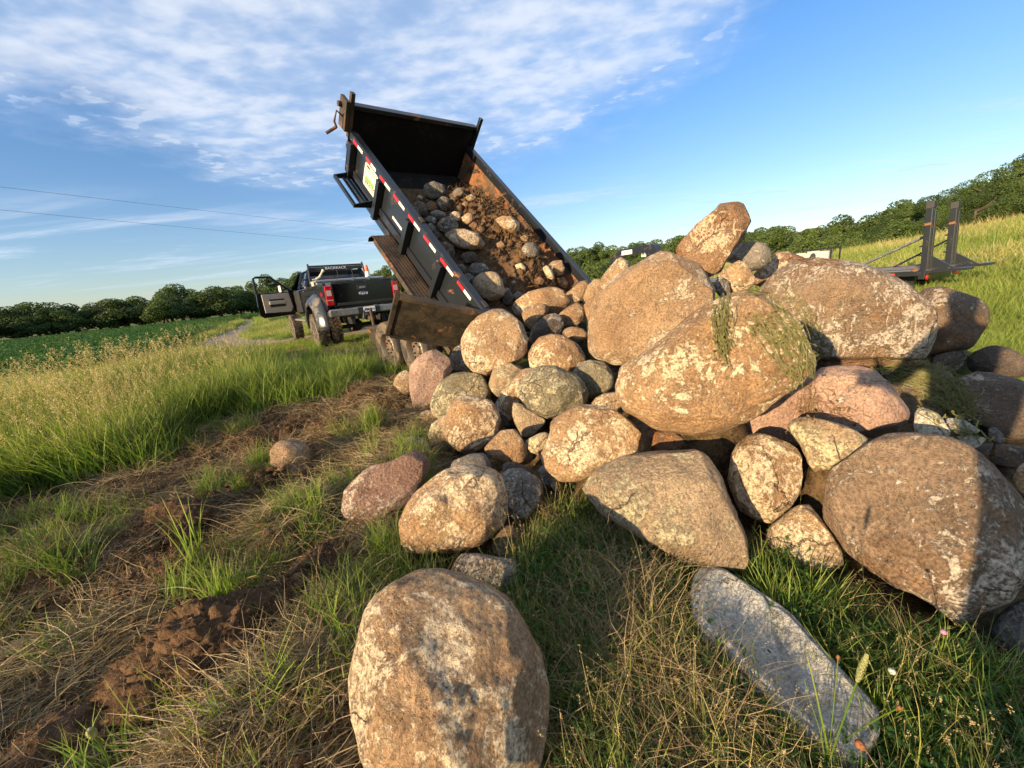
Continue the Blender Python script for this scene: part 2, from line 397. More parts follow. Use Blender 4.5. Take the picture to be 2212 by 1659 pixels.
nt.links.new(mixc(nt, noise(nt, v, 6, 5), (.05, .04, .03), (.14, .11, .08)), p.inputs['Base Color']); p.inputs['Roughness'].default_value = .9
m, nt, p = new_mat('soil'); v, _ = objvec(nt, False)
a = noise(nt, v, 9, 8, .65); b = noise(nt, v, 60, 5, .65)
nt.links.new(mixc(nt, mrange(nt, math_(nt, 'MULTIPLY_ADD', b, .4, a), .45, .95), (.055, .033, .019), (.19, .115, .062)), p.inputs['Base Color'])
p.inputs['Roughness'].default_value = .95; p.inputs['Specular IOR Level'].default_value = .1
bump(nt, p, math_(nt, 'MULTIPLY_ADD', b, .7, a), 1.0, .03)
ROCKS = """
0|stone_tan|6|2.1|2|0.95|nearest boulder, large egg shaped tan stone at the bottom edge of the photo|S 115,640 130,520 190,370 280,240 400,150 560,75 680,70 800,90 880,140 1000,190 1100,260 1180,380 1260,510 1330,640 1360,760 1355,900 1350,1100 1340,1302 1260,1440 1000,1520 700,1530 400,1470 220,1302 180,1150 130,1000 115,820
0.02|stone_dark|4|2.4|2|0.8|small flat brown stone lying just behind the nearest egg shaped boulder|P 850,1170 880,1110 960,1065 1080,1070 1200,1090 1330,1110 1380,1180 1405,1260 1390,1330 1300,1340 1180,1330 1060,1270 980,1220 870,1190
0|stone_dark|4|2.2|1|0.9|dark stone wedged under the right side of the leaning tan oval boulder|P 1180,960 1270,860 1330,850 1380,920 1390,1010 1360,1100 1250,1090 1170,1060
0.05|stone_tan|6|2.1|2|0.9|speckled tan oval boulder between the reddish slab and the grey round stone|P 470,950 490,860 540,740 620,620 720,530 840,460 960,430 1080,420 1180,440 1240,490 1265,560 1290,680 1300,790 1270,850 1200,920 1120,1000 1000,1040 900,1080 780,1080 640,1065 500,1040
0|stone_red|6|3.4|11|0.7|angular reddish pink rock with flat split faces in the grass|P 80,690 100,620 160,550 230,480 300,430 440,400 540,350 640,300 680,330 720,380 730,430 700,490 640,600 590,660 560,720 440,760 380,810 330,850 180,860 120,830 85,760
0|stone_green|4|2.1|1|0.9|small green grey round stone behind the angular reddish rock|P 487,340 510,260 560,220 620,208 690,225 740,280 770,330 740,390 640,400 540,400 495,380
0|stone_tan|4|2.2|1|0.9|lone tan stone lying apart in the dry grass left of the pile|O 580,975 600,952 640,948 668,965 672,1010 650,1035 610,1035 585,1015
0.1|stone_grey|4|2.2|2|0.8|small grey brown stone peeking over the top of the speckled oval boulder|P 830,470 900,390 1000,350 1090,325 1130,350 1170,420 1200,480 1100,520 960,540
0.1|stone_brown|4|2.3|3|0.9|brown stone below the two tone brown block near the pile centre|P 1110,310 1180,230 1240,170 1330,150 1390,210 1425,300 1440,360 1400,410 1290,420 1200,390 1130,350
.12|stone_cream|4|2.2|2|0.8|small tan stone touching the left side of the knobbly boulder|A 1395,1350 1430,1320 1500,1285 1560,1260 1600,1290 1590,1380 1540,1460 1450,1430 1400,1390
0.03|stone_grey|5|2.1|1|0.9|grey speckled round stone right of the tan oval boulder|P 1245,490 1300,450 1400,445 1480,480 1540,550 1555,620 1520,700 1450,800 1390,840 1310,820 1260,700 1240,580
.12|stone_dark|4|2.2|1|0.9|dark stone showing behind the grey speckled round stone|P 1240,460 1260,410 1340,400 1440,440 1500,490 1440,540 1300,540 1250,500
.05|stone_grey|3|2.2|1|0.9|tiny grey stone right of the grey speckled round stone|P 1505,460 1550,420 1600,430 1620,520 1600,590 1550,570
.03|stone_brown|4|2.2|1|0.9|small orange brown stone under the knobbly boulder above the root clod|P 1585,500 1640,490 1740,530 1710,600 1640,625 1600,580
.2|stone_tan|6|2.4|6|0.9|large knobbly pitted tan boulder in the middle of the pile front|A 1515,1450 1550,1380 1590,1280 1600,1200 1660,1130 1750,1100 1860,1060 B 80,1150 180,1120 280,1130 400,1170 500,1240 580,1330 615,1420 600,1445 500,1465 380,1510 260,1590 170,1640 100,1655 0,1650 A 1640,1620 1560,1570
0|stone_cream|6|2.1|2|0.85|large smooth cream boulder with a yellow stain at its left end|Q 155,600 180,540 260,460 400,390 560,330 720,300 850,282 960,300 1060,350 1140,430 1200,540 1240,650 1290,750 1330,880 1370,1000 1385,1120 1370,1215 1250,1220 1120,1190 1000,1190 900,1150 800,1080 650,990 500,900 350,810 200,710
0|stone_tan|5|2.2|2|0.9|brown speckled stone half sunk in grass below the round stone|Q 1480,950 1540,860 1640,780 1740,710 1800,700 1860,760 1930,850 2000,950 2060,1050 2070,1150 1950,1210 1800,1190 1600,1120
.12|stone_brown|6|2.1|1|0.9|round brown boulder with white flecks right of the smooth cream boulder|Q 1210,470 1230,370 1290,280 1370,210 1460,180 1570,185 1650,220 1720,280 1780,370 1790,470 1780,570 1720,680 1660,770 1600,830 1530,845 1430,820 1340,770 1280,720 1240,620 1215,550
0|stone_weathered|6|2.4|4|0.75|huge broad boulder at the right crossed by the shadow of the photographer|R 400,600 430,530 490,450 560,390 660,310 780,245 900,205 1020,190 1150,200 1300,205 1430,240 1550,310 1650,390 1750,520 1850,600 1950,720 2000,900 1980,1100 1900,1250 1820,1380 1700,1470 1600,1560 1450,1575 1340,1560 1250,1440 1100,1350 940,1300 800,1210 680,1130 600,1030 540,930 460,840 420,740
0|stone_grey|5|2.2|1|0.9|grey stone cut off by the right edge below the huge broad boulder|T 2000,420 2050,340 2130,280 2212,240 2330,230 2430,330 2450,480 2380,620 2212,640 2100,590 2030,500
.15|stone_tan|4|2.2|1|0.9|sunlit tan stone at the right edge behind the huge broad boulder|R 1820,520 1860,430 1902,400 1990,390 2060,500 2040,640 1950,700 1880,650 1840,600
.4|stone_cream|5|2.2|3|0.9|golden coarse grained stone resting against the pink boulder|C 155,1240 190,1200 300,1180 420,1190 560,1230 680,1280 780,1350 785,1400 740,1470 640,1520 520,1560 440,1590 350,1570 320,1480 280,1390 210,1300
.15|stone_rust|4|2.3|1|0.9|brown stone filling the gap between the round and the huge boulder|R 240,640 300,480 380,440 480,400 640,400 700,450 600,520 480,580 420,640 330,680
.3|stone_pink|6|2.2|2|0.75|wide pinkish granite boulder under the hanging weeds|C 380,880 420,830 540,815 680,812 800,840 900,880 1000,960 1060,1040 1095,1110 1105,1220 1060,1300 950,1330 700,1340 500,1310 B 1400,1480 1200,1440 1160,1350 1150,1290 1180,1180 1300,1040 1500,930 1700,860
.3|stone_rust|4|2.3|3|0.9|orange brown stone squeezed under the left of the central overhanging boulder|Q 650,200 720,165 850,190 940,230 930,290 840,340 720,340 660,310
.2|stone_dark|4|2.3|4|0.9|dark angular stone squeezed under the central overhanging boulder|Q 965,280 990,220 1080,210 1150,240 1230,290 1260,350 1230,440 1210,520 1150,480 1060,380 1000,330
.5|stone_white|4|2.6|6|0.8|white broken limestone piece right of the pink boulder|C 1100,1250 1105,1200 1110,1150 1145,1105 1200,1120 1270,1150 1310,1190 1340,1240 1390,1310 1300,1350 1200,1340 1110,1310
.45|stone_white|4|2.6|6|0.8|flat white limestone chip on the top of the huge right boulder|C 1400,1320 1540,1315 1630,1330 1625,1360 1560,1420 1480,1410
.5|stone_slab|4|2.6|5|0.8|grey broken slab under the weeds between the white limestone pieces|C 1320,1190 1400,1190 1480,1210 1600,1290 1500,1310 1400,1320
.45|stone_grey|4|2.5|4|0.8|small grey angular chip right of the white limestone chip|C 1640,1270 1690,1250 1750,1310 1770,1370 1700,1390 1650,1340
.55|stone_brown|6|2.3|3|0.8|huge overhanging brown boulder at the centre draped with pulled weeds|B 380,960 410,880 480,830 600,760 740,660 820,590 900,510 1000,440 1080,400 1200,340 1340,320 1440,350 1560,410 1650,500 1720,600 1760,720 1775,830 1740,900 1700,960 1600,1050 1480,1130 1350,1200 1220,1270 1080,1340 960,1350 850,1335 760,1300 650,1260 540,1200 450,1150 405,1080
d3.25|stone_tan|6|2.4|3|0.75|tall pale tan boulder with white blotches leaning behind the weed draped one|B 200,740 205,600 225,450 250,380 330,300 420,230 540,160 640,90 730,50 800,75 900,120 980,160 1050,230 1090,320 1110,480 1000,650 840,760 640,840 440,860 320,830 240,800
d3.0|stone_weathered|6|2.4|4|0.75|very wide domed boulder with white streaks at the upper right of the pile|E 770,600 860,490 950,440 1060,425 1170,430 1300,440 1400,470 1500,510 1600,570 1700,650 1750,720 1755,800 1740,870 1700,960 1600,968 1400,965 1200,970 1100,960 980,930 850,850 780,740
d2.95|stone_rust|4|2.8|3|0.9|thin orange rock ledge under the wide domed boulder|C 380,750 700,765 1000,765 1210,760 1262,800 1200,835 900,820 600,825 400,830
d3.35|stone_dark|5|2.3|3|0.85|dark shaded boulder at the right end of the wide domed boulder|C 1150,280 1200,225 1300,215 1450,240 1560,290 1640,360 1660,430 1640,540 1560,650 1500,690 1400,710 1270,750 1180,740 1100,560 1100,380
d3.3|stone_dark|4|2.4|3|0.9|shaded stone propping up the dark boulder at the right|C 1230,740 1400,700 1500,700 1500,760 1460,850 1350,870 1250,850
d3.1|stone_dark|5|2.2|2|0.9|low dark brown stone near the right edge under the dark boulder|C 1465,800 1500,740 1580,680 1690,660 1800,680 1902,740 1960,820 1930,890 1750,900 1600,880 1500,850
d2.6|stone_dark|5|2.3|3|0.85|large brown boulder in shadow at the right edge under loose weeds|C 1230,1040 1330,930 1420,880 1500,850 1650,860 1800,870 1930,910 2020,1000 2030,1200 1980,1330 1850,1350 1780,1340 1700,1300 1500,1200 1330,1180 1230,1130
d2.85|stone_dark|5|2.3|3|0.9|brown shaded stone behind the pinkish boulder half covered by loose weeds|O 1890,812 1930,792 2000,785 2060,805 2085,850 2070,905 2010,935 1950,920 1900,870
d5.6|stone_brown|4|2.3|3|0.9|brown stone seen between the small upright stones by the dump bed end|O 1215,640 1240,618 1275,610 1300,630 1305,680 1280,720 1240,720 1215,690
.1|stone_dark|4|2.3|2|0.9|dark brown stone between the white chip and the right edge|R 1500,300 1600,270 1750,270 1902,290 1980,330 1980,430 1880,470 1700,430 1560,360
d3.5|stone_rust|6|3.4|8|0.4|tilted rusty slab standing highest on top of the pile|E 350,395 365,360 400,320 470,240 520,200 570,160 590,125 650,105 720,120 755,170 763,220 735,270 720,330 660,390 620,450 590,520 540,545 460,520 390,450
d3.75|stone_grey|5|2.4|4|0.9|grey stone half in shade right behind the topmost tilted slab|E 620,440 660,390 700,350 770,338 840,350 865,400 850,460 800,490 760,500 700,480
d3.35|stone_tan|5|2.8|5|0.8|triangular tan stone under the topmost tilted slab|E 580,510 640,460 690,440 720,450 760,500 785,545 740,610 680,630 600,600 570,550
d4.1|stone_rust|5|2.2|2|0.9|sandy orange boulder behind the wide domed boulder|E 740,560 780,500 860,440 880,390 940,388 1000,410 1060,435 1080,500 1000,560 860,600
d3.3|stone_grey|4|2.4|3|0.8|small grey stone below the triangular tan stone|E 560,600 570,540 600,520 640,560 650,620 600,650
d4.3|stone_tan|5|2.4|4|0.9|pointed reddish tan rock left behind the tall pale boulder|B 270,290 300,240 340,190 400,120 440,105 485,130 490,200 450,260 380,320 300,350
d4.9|stone_tan|4|2.3|2|0.9|small upright tan stone beside the rear end of the dump bed|B 90,400 95,340 130,280 190,265 215,290 190,350 170,410 110,425
d4.65|stone_tan|4|2.3|2|0.9|small tan stone right of the upright one beside the tall pale boulder|B 165,390 200,300 250,255 310,270 310,330 270,400 250,450 190,440
d4.4|stone_brown|4|2.3|2|0.9|narrow brown stone against the left side of the tall pale boulder|B 170,440 230,380 260,400 245,500 215,570 190,520
d4.95|stone_brown|5|2.3|2|0.8|wide flat topped reddish brown boulder right behind the dump bed opening|A 1295,310 1340,240 1430,185 1540,160 1650,160 1730,200 1760,260 1720,330 1640,380 1500,400 1400,390 1310,360
d4.55|stone_brown|4|2.3|2|0.9|small stone leaning on the front of the flat topped reddish boulder|A 1370,370 1400,310 1500,280 1580,285 1595,330 1560,380 1500,430 1440,500 1400,440
d4.5|stone_brown|4|2.4|3|0.9|brown wedge shaped stone right of the small leaning stone|A 1650,370 1740,300 1820,265 1860,290 1868,380 1850,430 1800,465 1710,475 1680,430
d4.35|stone_dark|5|2.3|2|0.9|brown mottled stone between the big round boulder and the flat oval stone|A 1430,560 1450,480 1500,410 1560,370 1640,355 1700,390 1708,450 1670,530 1600,580 1500,620 1440,610
d4.15|stone_brown|4|2.0|0|0.8|small smooth flat oval stone above the brown mottled boulder|A 1675,510 1710,470 1780,458 1860,480 1892,530 1870,575 1800,585 1720,550
d3.95|stone_tan|6|2.1|2|0.9|big rounded orange tan boulder at the rear corner of the dump bed|A 905,560 950,460 1050,370 1150,325 1230,310 1320,360 1385,430 1415,530 1415,650 1375,720 1290,770 1180,825 1110,850 1000,820 940,770 915,680
d3.8|stone_brown|5|2.2|2|0.9|brown dome shaped boulder right below the flat oval stone|A 1412,690 1440,620 1510,540 1600,515 1690,525 1790,580 1850,650 1880,710 1830,790 1740,850 1600,850 1480,820 1420,760
d3.35|stone_green|5|2.2|3|0.9|olive tinted speckled stone left of the central overhanging boulder|A 1755,800 1800,740 1900,715 2000,730 2060,780 2090,860 2080,940 2010,990 1900,1020 1830,960 1770,880
d3.05|stone_brown|4|2.3|2|0.9|low brown stone between the olive stone and the central boulder|A 1900,1060 1940,1010 2010,970 2080,955 2150,1000 2160,1080 2100,1120 2000,1110
d3.5|stone_dark|4|2.3|2|0.9|little dark stone in the gap above the olive tinted stone|A 2050,760 2080,730 2147,715 2200,740 2200,790 2120,820 2070,800
d3.2|stone_green|6|2.3|4|0.9|double humped boulder with pale left side in the middle of the pile|A 1335,930 1370,850 1440,790 1530,755 1640,760 1720,800 1800,830 1860,900 1895,1000 1890,1060 1780,1100 1680,1150 1600,1180 1500,1150 1400,1090 1350,1020
d3.85|stone_cream|5|2.2|2|0.9|pale speckled stone below the big rounded orange tan boulder|A 1115,870 1140,790 1200,745 1290,735 1370,745 1400,800 1370,900 1290,980 1200,1010 1130,960
d3.5|stone_brown|5|2.3|2|0.9|long smooth brown stone behind the double humped boulder|A 1200,980 1260,920 1330,840 1400,770 1480,755 1520,820 1440,920 1380,1000 1340,1120 1300,1190 1240,1160 1210,1080
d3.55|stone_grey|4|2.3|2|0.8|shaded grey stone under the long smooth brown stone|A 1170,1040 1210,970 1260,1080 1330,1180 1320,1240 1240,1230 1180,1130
d3.15|stone_cream|5|2.2|2|0.9|pale mottled stone under the double humped boulder|A 1290,1090 1310,1030 1370,1050 1470,1110 1560,1180 1545,1230 1490,1290 1420,1320 1370,1300 1320,1200
d3.95|stone_green|5|2.4|5|0.9|greenish grey cracked stone behind the two tone brown block|A 665,1080 690,980 740,890 840,820 960,800 1060,820 1110,900 1145,1000 1100,1090 900,1150 780,1170 700,1185 670,1130
d3.15|stone_brown|6|2.7|8|0.9|two tone brown block with a sharp vertical edge at the left of the pile|A 780,1300 790,1180 820,1060 870,1000 950,985 1060,990 1140,1030 1190,1090 1215,1180 1190,1280 1120,1350 1040,1410 960,1445 880,1435 810,1390
d3.3|stone_cream|5|2.4|4|0.8|pale leaning stone at the left foot of the two tone brown block|A 650,1290 680,1210 760,1150 850,1100 880,1200 870,1380 820,1440 740,1440 680,1380
d4.2|stone_pink|6|2.9|7|0.9|tall pinkish block standing at the left end of the pile by the trailer wheels|A 510,850 515,770 580,690 660,645 720,635 790,660 835,720 845,790 800,860 740,920 690,1010 650,1100 580,1115 540,1090 515,960
d4.55|stone_tan|4|2.3|2|0.9|small tan stone left of the tall pinkish block|A 385,870 440,810 510,780 560,850 560,950 510,1005 440,960 390,910
d4.5|stone_grey|4|2.3|3|0.9|grey shaded stone between the tall pinkish block and the big rounded boulder|A 810,700 860,620 920,590 980,660 960,800 920,840 850,830 820,780
0.03|stone_cream|4|2.3|2|0.9|small pale stone in the grass in front of the tall pinkish block|A 455,1090 490,1050 540,1040 580,1060 585,1110 530,1140 480,1125
0.03|stone_brown|4|2.3|2|0.9|small brown stone in dry grass left of the greenish cracked stone|A 585,1160 600,1120 650,1095 700,1110 730,1170 700,1215 640,1215 595,1195
0|stone_slab|4|2.6|4|0.7|small grey stone chip among the dark weeds in front of the cream boulder|Q 300,1620 340,1560 400,1520 440,1560 440,1650 380,1700 310,1690
"""
BEDROCKS = """
stone_grey|grey round stone lying highest in the tipped dump bed|D 720,690 740,650 800,632 870,660 885,710 840,750 790,765 735,740
stone_grey|pale pointed stone right of the highest grey stone in the bed|D 930,710 960,680 1000,685 1015,720 980,750 935,745
stone_tan|flat tan stone at the top edge of the soil in the bed|D 1015,745 1060,722 1095,745 1070,772 1030,770
stone_dark|dark upright stone under the highest grey stone in the bed|D 820,765 860,735 905,745 905,800 885,850 840,830
stone_rust|reddish stone left of the dark upright stone in the bed|D 740,795 780,768 820,790 828,830 790,852 745,838
stone_dark|large dark stone against the left wall in the upper bed|D 640,795 690,765 740,790 762,850 725,892 690,845
stone_rust|small brown stone near the left wall above all but one|D 680,745 700,726 730,745 718,772 690,768
stone_dark|dark rounded stone low against the left wall of the bed|D 640,810 690,812 725,850 720,885 690,880 655,840
stone_grey|long grey stone in the middle of the bed left side|D 765,850 820,830 880,850 888,880 840,898 790,888
stone_tan|rounded tan stone above the speckled one in the bed|D 905,860 940,840 980,850 987,900 950,917 915,892
stone_tan|tan and grey speckled stone left of the soil in the bed|D 990,880 1030,850 1075,860 1072,910 1030,937 1000,925
stone_dark|big dark green stone left of centre in the bed|D 820,935 860,880 920,876 970,930 968,990 920,1020 870,1000 830,975
stone_grey|grey flat stone by the left wall at mid height of the bed|D 720,903 770,872 817,890 817,930 760,927
stone_grey|grey stone by the left wall below the flat one in the bed|D 735,938 780,920 812,945 812,990 770,997
stone_tan|largest stone in the bed, half shaded brown with a bright right side|D 860,1010 930,965 1010,958 1100,990 1157,1050 1142,1090 1080,1112 980,1102 910,1070
stone_rust|small reddish stone above the largest stone in the bed|D 1035,942 1075,910 1102,930 1082,967
stone_rust|small brown stone at the right tip of the largest stone in the bed|D 1090,962 1125,938 1157,970 1130,997
stone_tan|big brown stone near the right wall of the bed|D 1210,890 1270,870 1340,880 1392,920 1387,980 1330,992 1260,945
stone_rust|small round stone on the soil near the top of the bed|D 990,792 1020,770 1047,790 1022,814
stone_dark|little dark stone between the upper stones in the bed|D 903,760 930,738 962,760 940,787
stone_dark|tall dark stone along the left wall below the largest stone|D 830,1060 890,1045 940,1080 947,1140 932,1200 880,1160
stone_dark|dark block below the largest stone in the bed|D 975,1152 1010,1120 1080,1118 1107,1160 1080,1192 1010,1202
stone_grey|green grey angular stone above the golden boulder in the bed|D 1030,1252 1060,1200 1140,1198 1192,1240 1150,1265 1080,1292
stone_grey|small grey stone near the left wall low in the bed|D 945,1222 990,1198 1027,1230 1000,1267
stone_grey|pale grey stone left of the golden boulder in the bed|D 1000,1282 1040,1263 1077,1290 1060,1332 1020,1322
stone_tan|small pale stone in the soil right of the largest stone|D 1230,1062 1265,1043 1292,1075 1265,1102 1235,1092
stone_grey|grey brown stone near the right wall low in the bed|D 1400,1102 1430,1060 1480,1053 1522,1090 1527,1140 1490,1167 1430,1152
stone_tan|smooth orange stone by the right wall near the tail of the bed|D 1580,1217 1620,1178 1680,1178 1702,1230 1692,1270 1640,1292 1600,1252
stone_rust|small reddish stone in the soil near the tail of the bed|D 1490,1312 1530,1288 1562,1310 1547,1347 1505,1347
stone_rust|dark red stone under the smooth orange stone in the bed|D 1640,1302 1690,1288 1727,1330 1712,1372 1660,1362
stone_tan|pale angular stone half buried in the middle of the soil|D 1350,1212 1400,1193 1437,1230 1422,1277 1370,1252
stone_tan|small buff stone by the right wall above the grey brown one|D 1395,1022 1420,1003 1452,1020 1442,1047 1400,1042
stone_tan|narrow pale stone left of the smooth orange stone in the bed|D 1545,1232 1580,1208 1622,1270 1637,1322 1580,1302
stone_grey|tiny grey stone at the lower edge of the soil|D 1328,1332 1350,1310 1372,1335 1345,1357
stone_dark|dark stone above the tall dark one at the left wall|D 780,992 830,983 857,1020 820,1052 790,1032
stone_rust|tiny orange stone beside the dark upright stone in the bed|D 883,792 905,781 917,810 895,822
stone_cream|big angular golden boulder sliding out of the bed beside the left wall|D 1065,1330 1075,1300 1130,1260 1230,1250 1270,1310 1290,1380 1280,1440 1190,1460 1110,1430 1070,1380
stone_dark|dark stone behind the golden boulder at the bed tail|D 1280,1360 1320,1370 1350,1440 1330,1500 1280,1480 1260,1420
stone_grey|small grey stone above the flat topped reddish boulder|D 1335,1420 1380,1390 1418,1410 1400,1450 1350,1450
"""
# ------------------------------------------------------------------ terrain
def sstep(x, a, b):
    t = np.clip((x - a) / (b - a), 0, 1); return t * t * (3 - 2 * t)
def in_poly(x, y, poly):
    x = np.asarray(x, float); y = np.asarray(y, float); c = np.zeros(x.shape, bool); n = len(poly)
    for i in range(n):
        x1, y1 = poly[i]; x2, y2 = poly[(i + 1) % n]
        cond = ((y1 > y) != (y2 > y)); xx = (x2 - x1) * (y - y1) / ((y2 - y1) if y2 != y1 else 1e-9) + x1
        c ^= cond & (x < xx)
    return c
STRAW = [(-4.6, 3.0), (-3.55, 3.32), (-3.35, 3.98), (-2.7, 4.5), (-1.5, 5.2), (-.8, 4.6), (-.7, 3.4), (-.8, 2.3), (-.5, 1.0), (-.5, -.6), (-3.5, -.6), (-4.6, 1.5)]
WORN = [(-9.8, 13.2), (-7.4, 9.8), (-6.0, 8.2), (-4.6, 7.1), (-2.6, 6.1), (-1.2, 6.3), (-2.0, 8.6), (-3.6, 11.0), (-5.0, 13.6)]
def seg_dist(x, y, pts):
    d = np.full(np.shape(x), 1e9)
    for (x1, y1), (x2, y2) in zip(pts[:-1], pts[1:]):
        vx, vy = x2 - x1, y2 - y1; t = np.clip(((x - x1) * vx + (y - y1) * vy) / (vx * vx + vy * vy), 0, 1)
        d = np.minimum(d, np.hypot(x - x1 - t * vx, y - y1 - t * vy))
    return d
ROAD = [(-2.5, 14.6), (-5, 14.9), (-8, 14.9), (-10.5, 14.3), (-13, 13.2), (-17, 11.6), (-24, 8.5), (-40, 3)]
ROAD2 = [(-9.5, 14.6), (-12, 17), (-16.5, 22.5), (-20, 29), (-26, 40), (-40, 62)]
def zones(x, y):
    x = np.asarray(x, float); y = np.asarray(y, float)
    wob = fbm(np.stack([x * 1.3, y * 1.3, x * 0], -1).reshape(-1, 3), 3, 5).reshape(x.shape)
    straw = sstep(-poly_d(x, y, STRAW) + wob * .5, -.15, .25)
    road = np.maximum(1 - sstep(seg_dist(x, y, ROAD) + wob * .35, .9, 1.6), 1 - sstep(seg_dist(x, y, ROAD2) + wob * .5, .8, 1.5))
    worn = 1 - sstep(poly_d(x, y, WORN) + wob * .7, -.1, .5)
    pile = 1 - sstep(np.hypot((x - 1.5) / 2.4, (y - 3.0) / 2.2) + wob * .15, .8, 1.15)
    return straw, road, worn, pile
def poly_d(x, y, poly):
    d = seg_dist(x, y, poly + [poly[0]]); return np.where(in_poly(x, y, poly), -d, d)
# where the stones lie, so that the soil heap under them carries them
FR = {'A': (740.6, 576.0, .28106), 'B': (1206.9, 521.2, .31414), 'C': (1645.8, 548.6, .29767), 'D': (685.8, 192.0, .31409), 'E': (1316.7, 384.0, .40476), 'P': (713.2, 877.8, .29757), 'Q': (1206.9, 877.8, .29757), 'R': (1645.8, 877.8, .29767), 'S': (713.2, 1206.9, .34722), 'T': (1426.4, 1206.9, .35516), 'O': (0, 0, 1)}
def conv(s):
    out = []; fr = 'O'
    for tok in s.split():
        if tok in FR: fr = tok; continue
        x, y = map(float, tok.split(',')); ox, oy, k = FR[fr]; out.append((ox + x * k, oy + y * k))
    return np.array(out)

HEAP = []
for line in ROCKS.strip().split('\n'):
    sup, mat_, sub_, pw_, fc_, sq_, lab_, ol_ = line.split('|'); o_ = conv(ol_); c_ = (o_.max(0) + o_.min(0)) / 2
    d_ = float(sup[1:]) if sup[0] == 'd' else (CAMH - float(sup)) / (.8 * np.ptp(o_[:, 1]) / 1660 - ray(*c_)[2])
    P_ = EYE + ray(*c_) * d_; rv = np.ptp(o_[:, 1]) * d_ / FPX / 2; rh = np.sqrt(np.ptp(o_[:, 0]) * np.ptp(o_[:, 1])) * d_ / FPX / 2
    zb = P_[2] - .72 * rv
    if 'topmost tilted slab' in lab_ or 'tilted rusty' in lab_: zb = min(zb, .95)
    if zb > .03:
        q_ = P_[:2] / np.linalg.norm(P_[:2]); HEAP.append((P_[0] + q_[0] * rh * .45, P_[1] + q_[1] * rh * .45, min(zb, 1.15), rh * .68))
def heap(x, y):
    h = np.zeros(np.shape(x))
    for hx, hy, hz, hr in HEAP:
        dd = np.hypot(x - hx, y - hy)
        nr_ = dd < hr * 1.2
        if nr_.any(): h[nr_] = np.maximum(h[nr_], hz * (1 - sstep(dd[nr_], hr * .30, hr * 1.15)))
    return h
def height(x, y, detail=True):
    x = np.asarray(x, float); y = np.asarray(y, float); sh = x.shape; x = x.ravel(); y = y.ravel()
    r = np.hypot(x, y); az = np.degrees(np.arctan2(x, y))
    h = .20 * sstep(y, 3.0, 5.2) * (1 - sstep(y, 7.5, 12)) * (1 - sstep(np.abs(x + .5), 4, 8)) + .1 * sstep(y, 8, 11) * (1 - sstep(r, 18, 40))
    h += .50 * np.exp(-(((x - 1.9) / 1.15) ** 2 + ((y - 3.6) / 1.15) ** 2))
    hill = sstep(az, 36, 60) * (1 - sstep(az, 110, 160)) * sstep(r, 12, 80) * 3.3
    h += hill + .25 * sstep(az, 50, 62) * (1 - sstep(az, 100, 150)) * sstep(r, 8, 16)
    h += 3.0 * sstep(az, -40, -14) * (1 - sstep(az, 10, 40)) * sstep(r, 110, 260)
    h -= .25 * sstep(r, 9, 30) * (1 - sstep(az, -35, -20)) * sstep(az, -120, -90)
    p = np.stack([x, y, x * 0], -1)
    h += .05 * fbm(p * .35, 3, 3) * sstep(r, 1, 3)
    hp = heap(x, y); h = np.where(hp > .01, np.maximum(h, hp + .03 * fbm(p * 6, 3, 55)), h)
    if detail:
        nr = (r < 9); q = p[nr]; s, rd, wn, pl = zones(q[:, 0], q[:, 1])
        lump = np.abs(fbm(q * 2.2, 4, 9)) * .30 + fbm(q * 7, 4, 21) * .05
        h[nr] += s * (lump - .05) * sstep(np.hypot(q[:, 0], q[:, 1]), .3, 1.2) + (1 - s) * fbm(q * 3, 3, 31) * .015
        h[nr] += s * .035 * fbm(q * 22, 3, 41)
        # wheel rut running through the torn ground
        rut = seg_dist(q[:, 0], q[:, 1], [(-3.4, .8), (-2.4, 1.5), (-1.9, 2.2), (-1.4, 3.0)])
        h[nr] -= s * .10 * np.exp(-(rut / .22) ** 2)
    return h.reshape(sh)
def gz(x, y): return float(height(np.array([x]), np.array([y]))[0])

na = 900
rad = np.concatenate([np.linspace(0.02, .5, 12), np.geomspace(.52, 12, 300), np.geomspace(12.3, 2600, 130)])
ang = np.linspace(0, 2 * PI, na, endpoint=False)
RR, AA = np.meshgrid(rad, ang, indexing='ij'); X = RR * np.sin(AA); Y = RR * np.cos(AA)
Z = height(X, Y)
Vg = np.stack([X, Y, Z], -1).reshape(-1, 3); Vg = np.vstack([Vg, [[0, 0, Z[0].mean()]]])
i, j = np.meshgrid(np.arange(len(rad) - 1), np.arange(na), indexing='ij'); j2 = (j + 1) % na
Fg = np.stack([i * na + j, i * na + j2, (i + 1) * na + j2, (i + 1) * na + j], -1).reshape(-1, 4)
cz = len(Vg) - 1
zs = zones(X, Y)
attrs = {n_: np.append(z_.ravel(), z_.ravel()[0]) for n_, z_ in zip(('straw', 'road', 'worn', 'pile'), zs)}
me = np_mesh('ground', Vg, Fg, True, attrs)
m, nt, p = new_mat('ground'); v = N(nt, 'ShaderNodeNewGeometry').outputs['Position']
def att(n_): return N(nt, 'ShaderNodeAttribute', attribute_name=n_).outputs['Fac']
a = noise(nt, v, 1.2, 7, .65); b = noise(nt, v, 11, 7, .65); c3 = noise(nt, v, 70, 4, .65)
mixn = math_(nt, 'ADD', math_(nt, 'MULTIPLY', a, .5), math_(nt, 'MULTIPLY', b, .5))
gcol = mixc(nt, mrange(nt, mixn, .38, .62), (.045, .062, .016), (.10, .115, .035))
far = mixc(nt, mrange(nt, noise(nt, v, .06, 5, .6), .4, .6), (.10, .125, .03), (.16, .15, .05))
rr_ = N(nt, 'ShaderNodeVectorMath', operation='LENGTH'); nt.links.new(v, rr_.inputs[0])
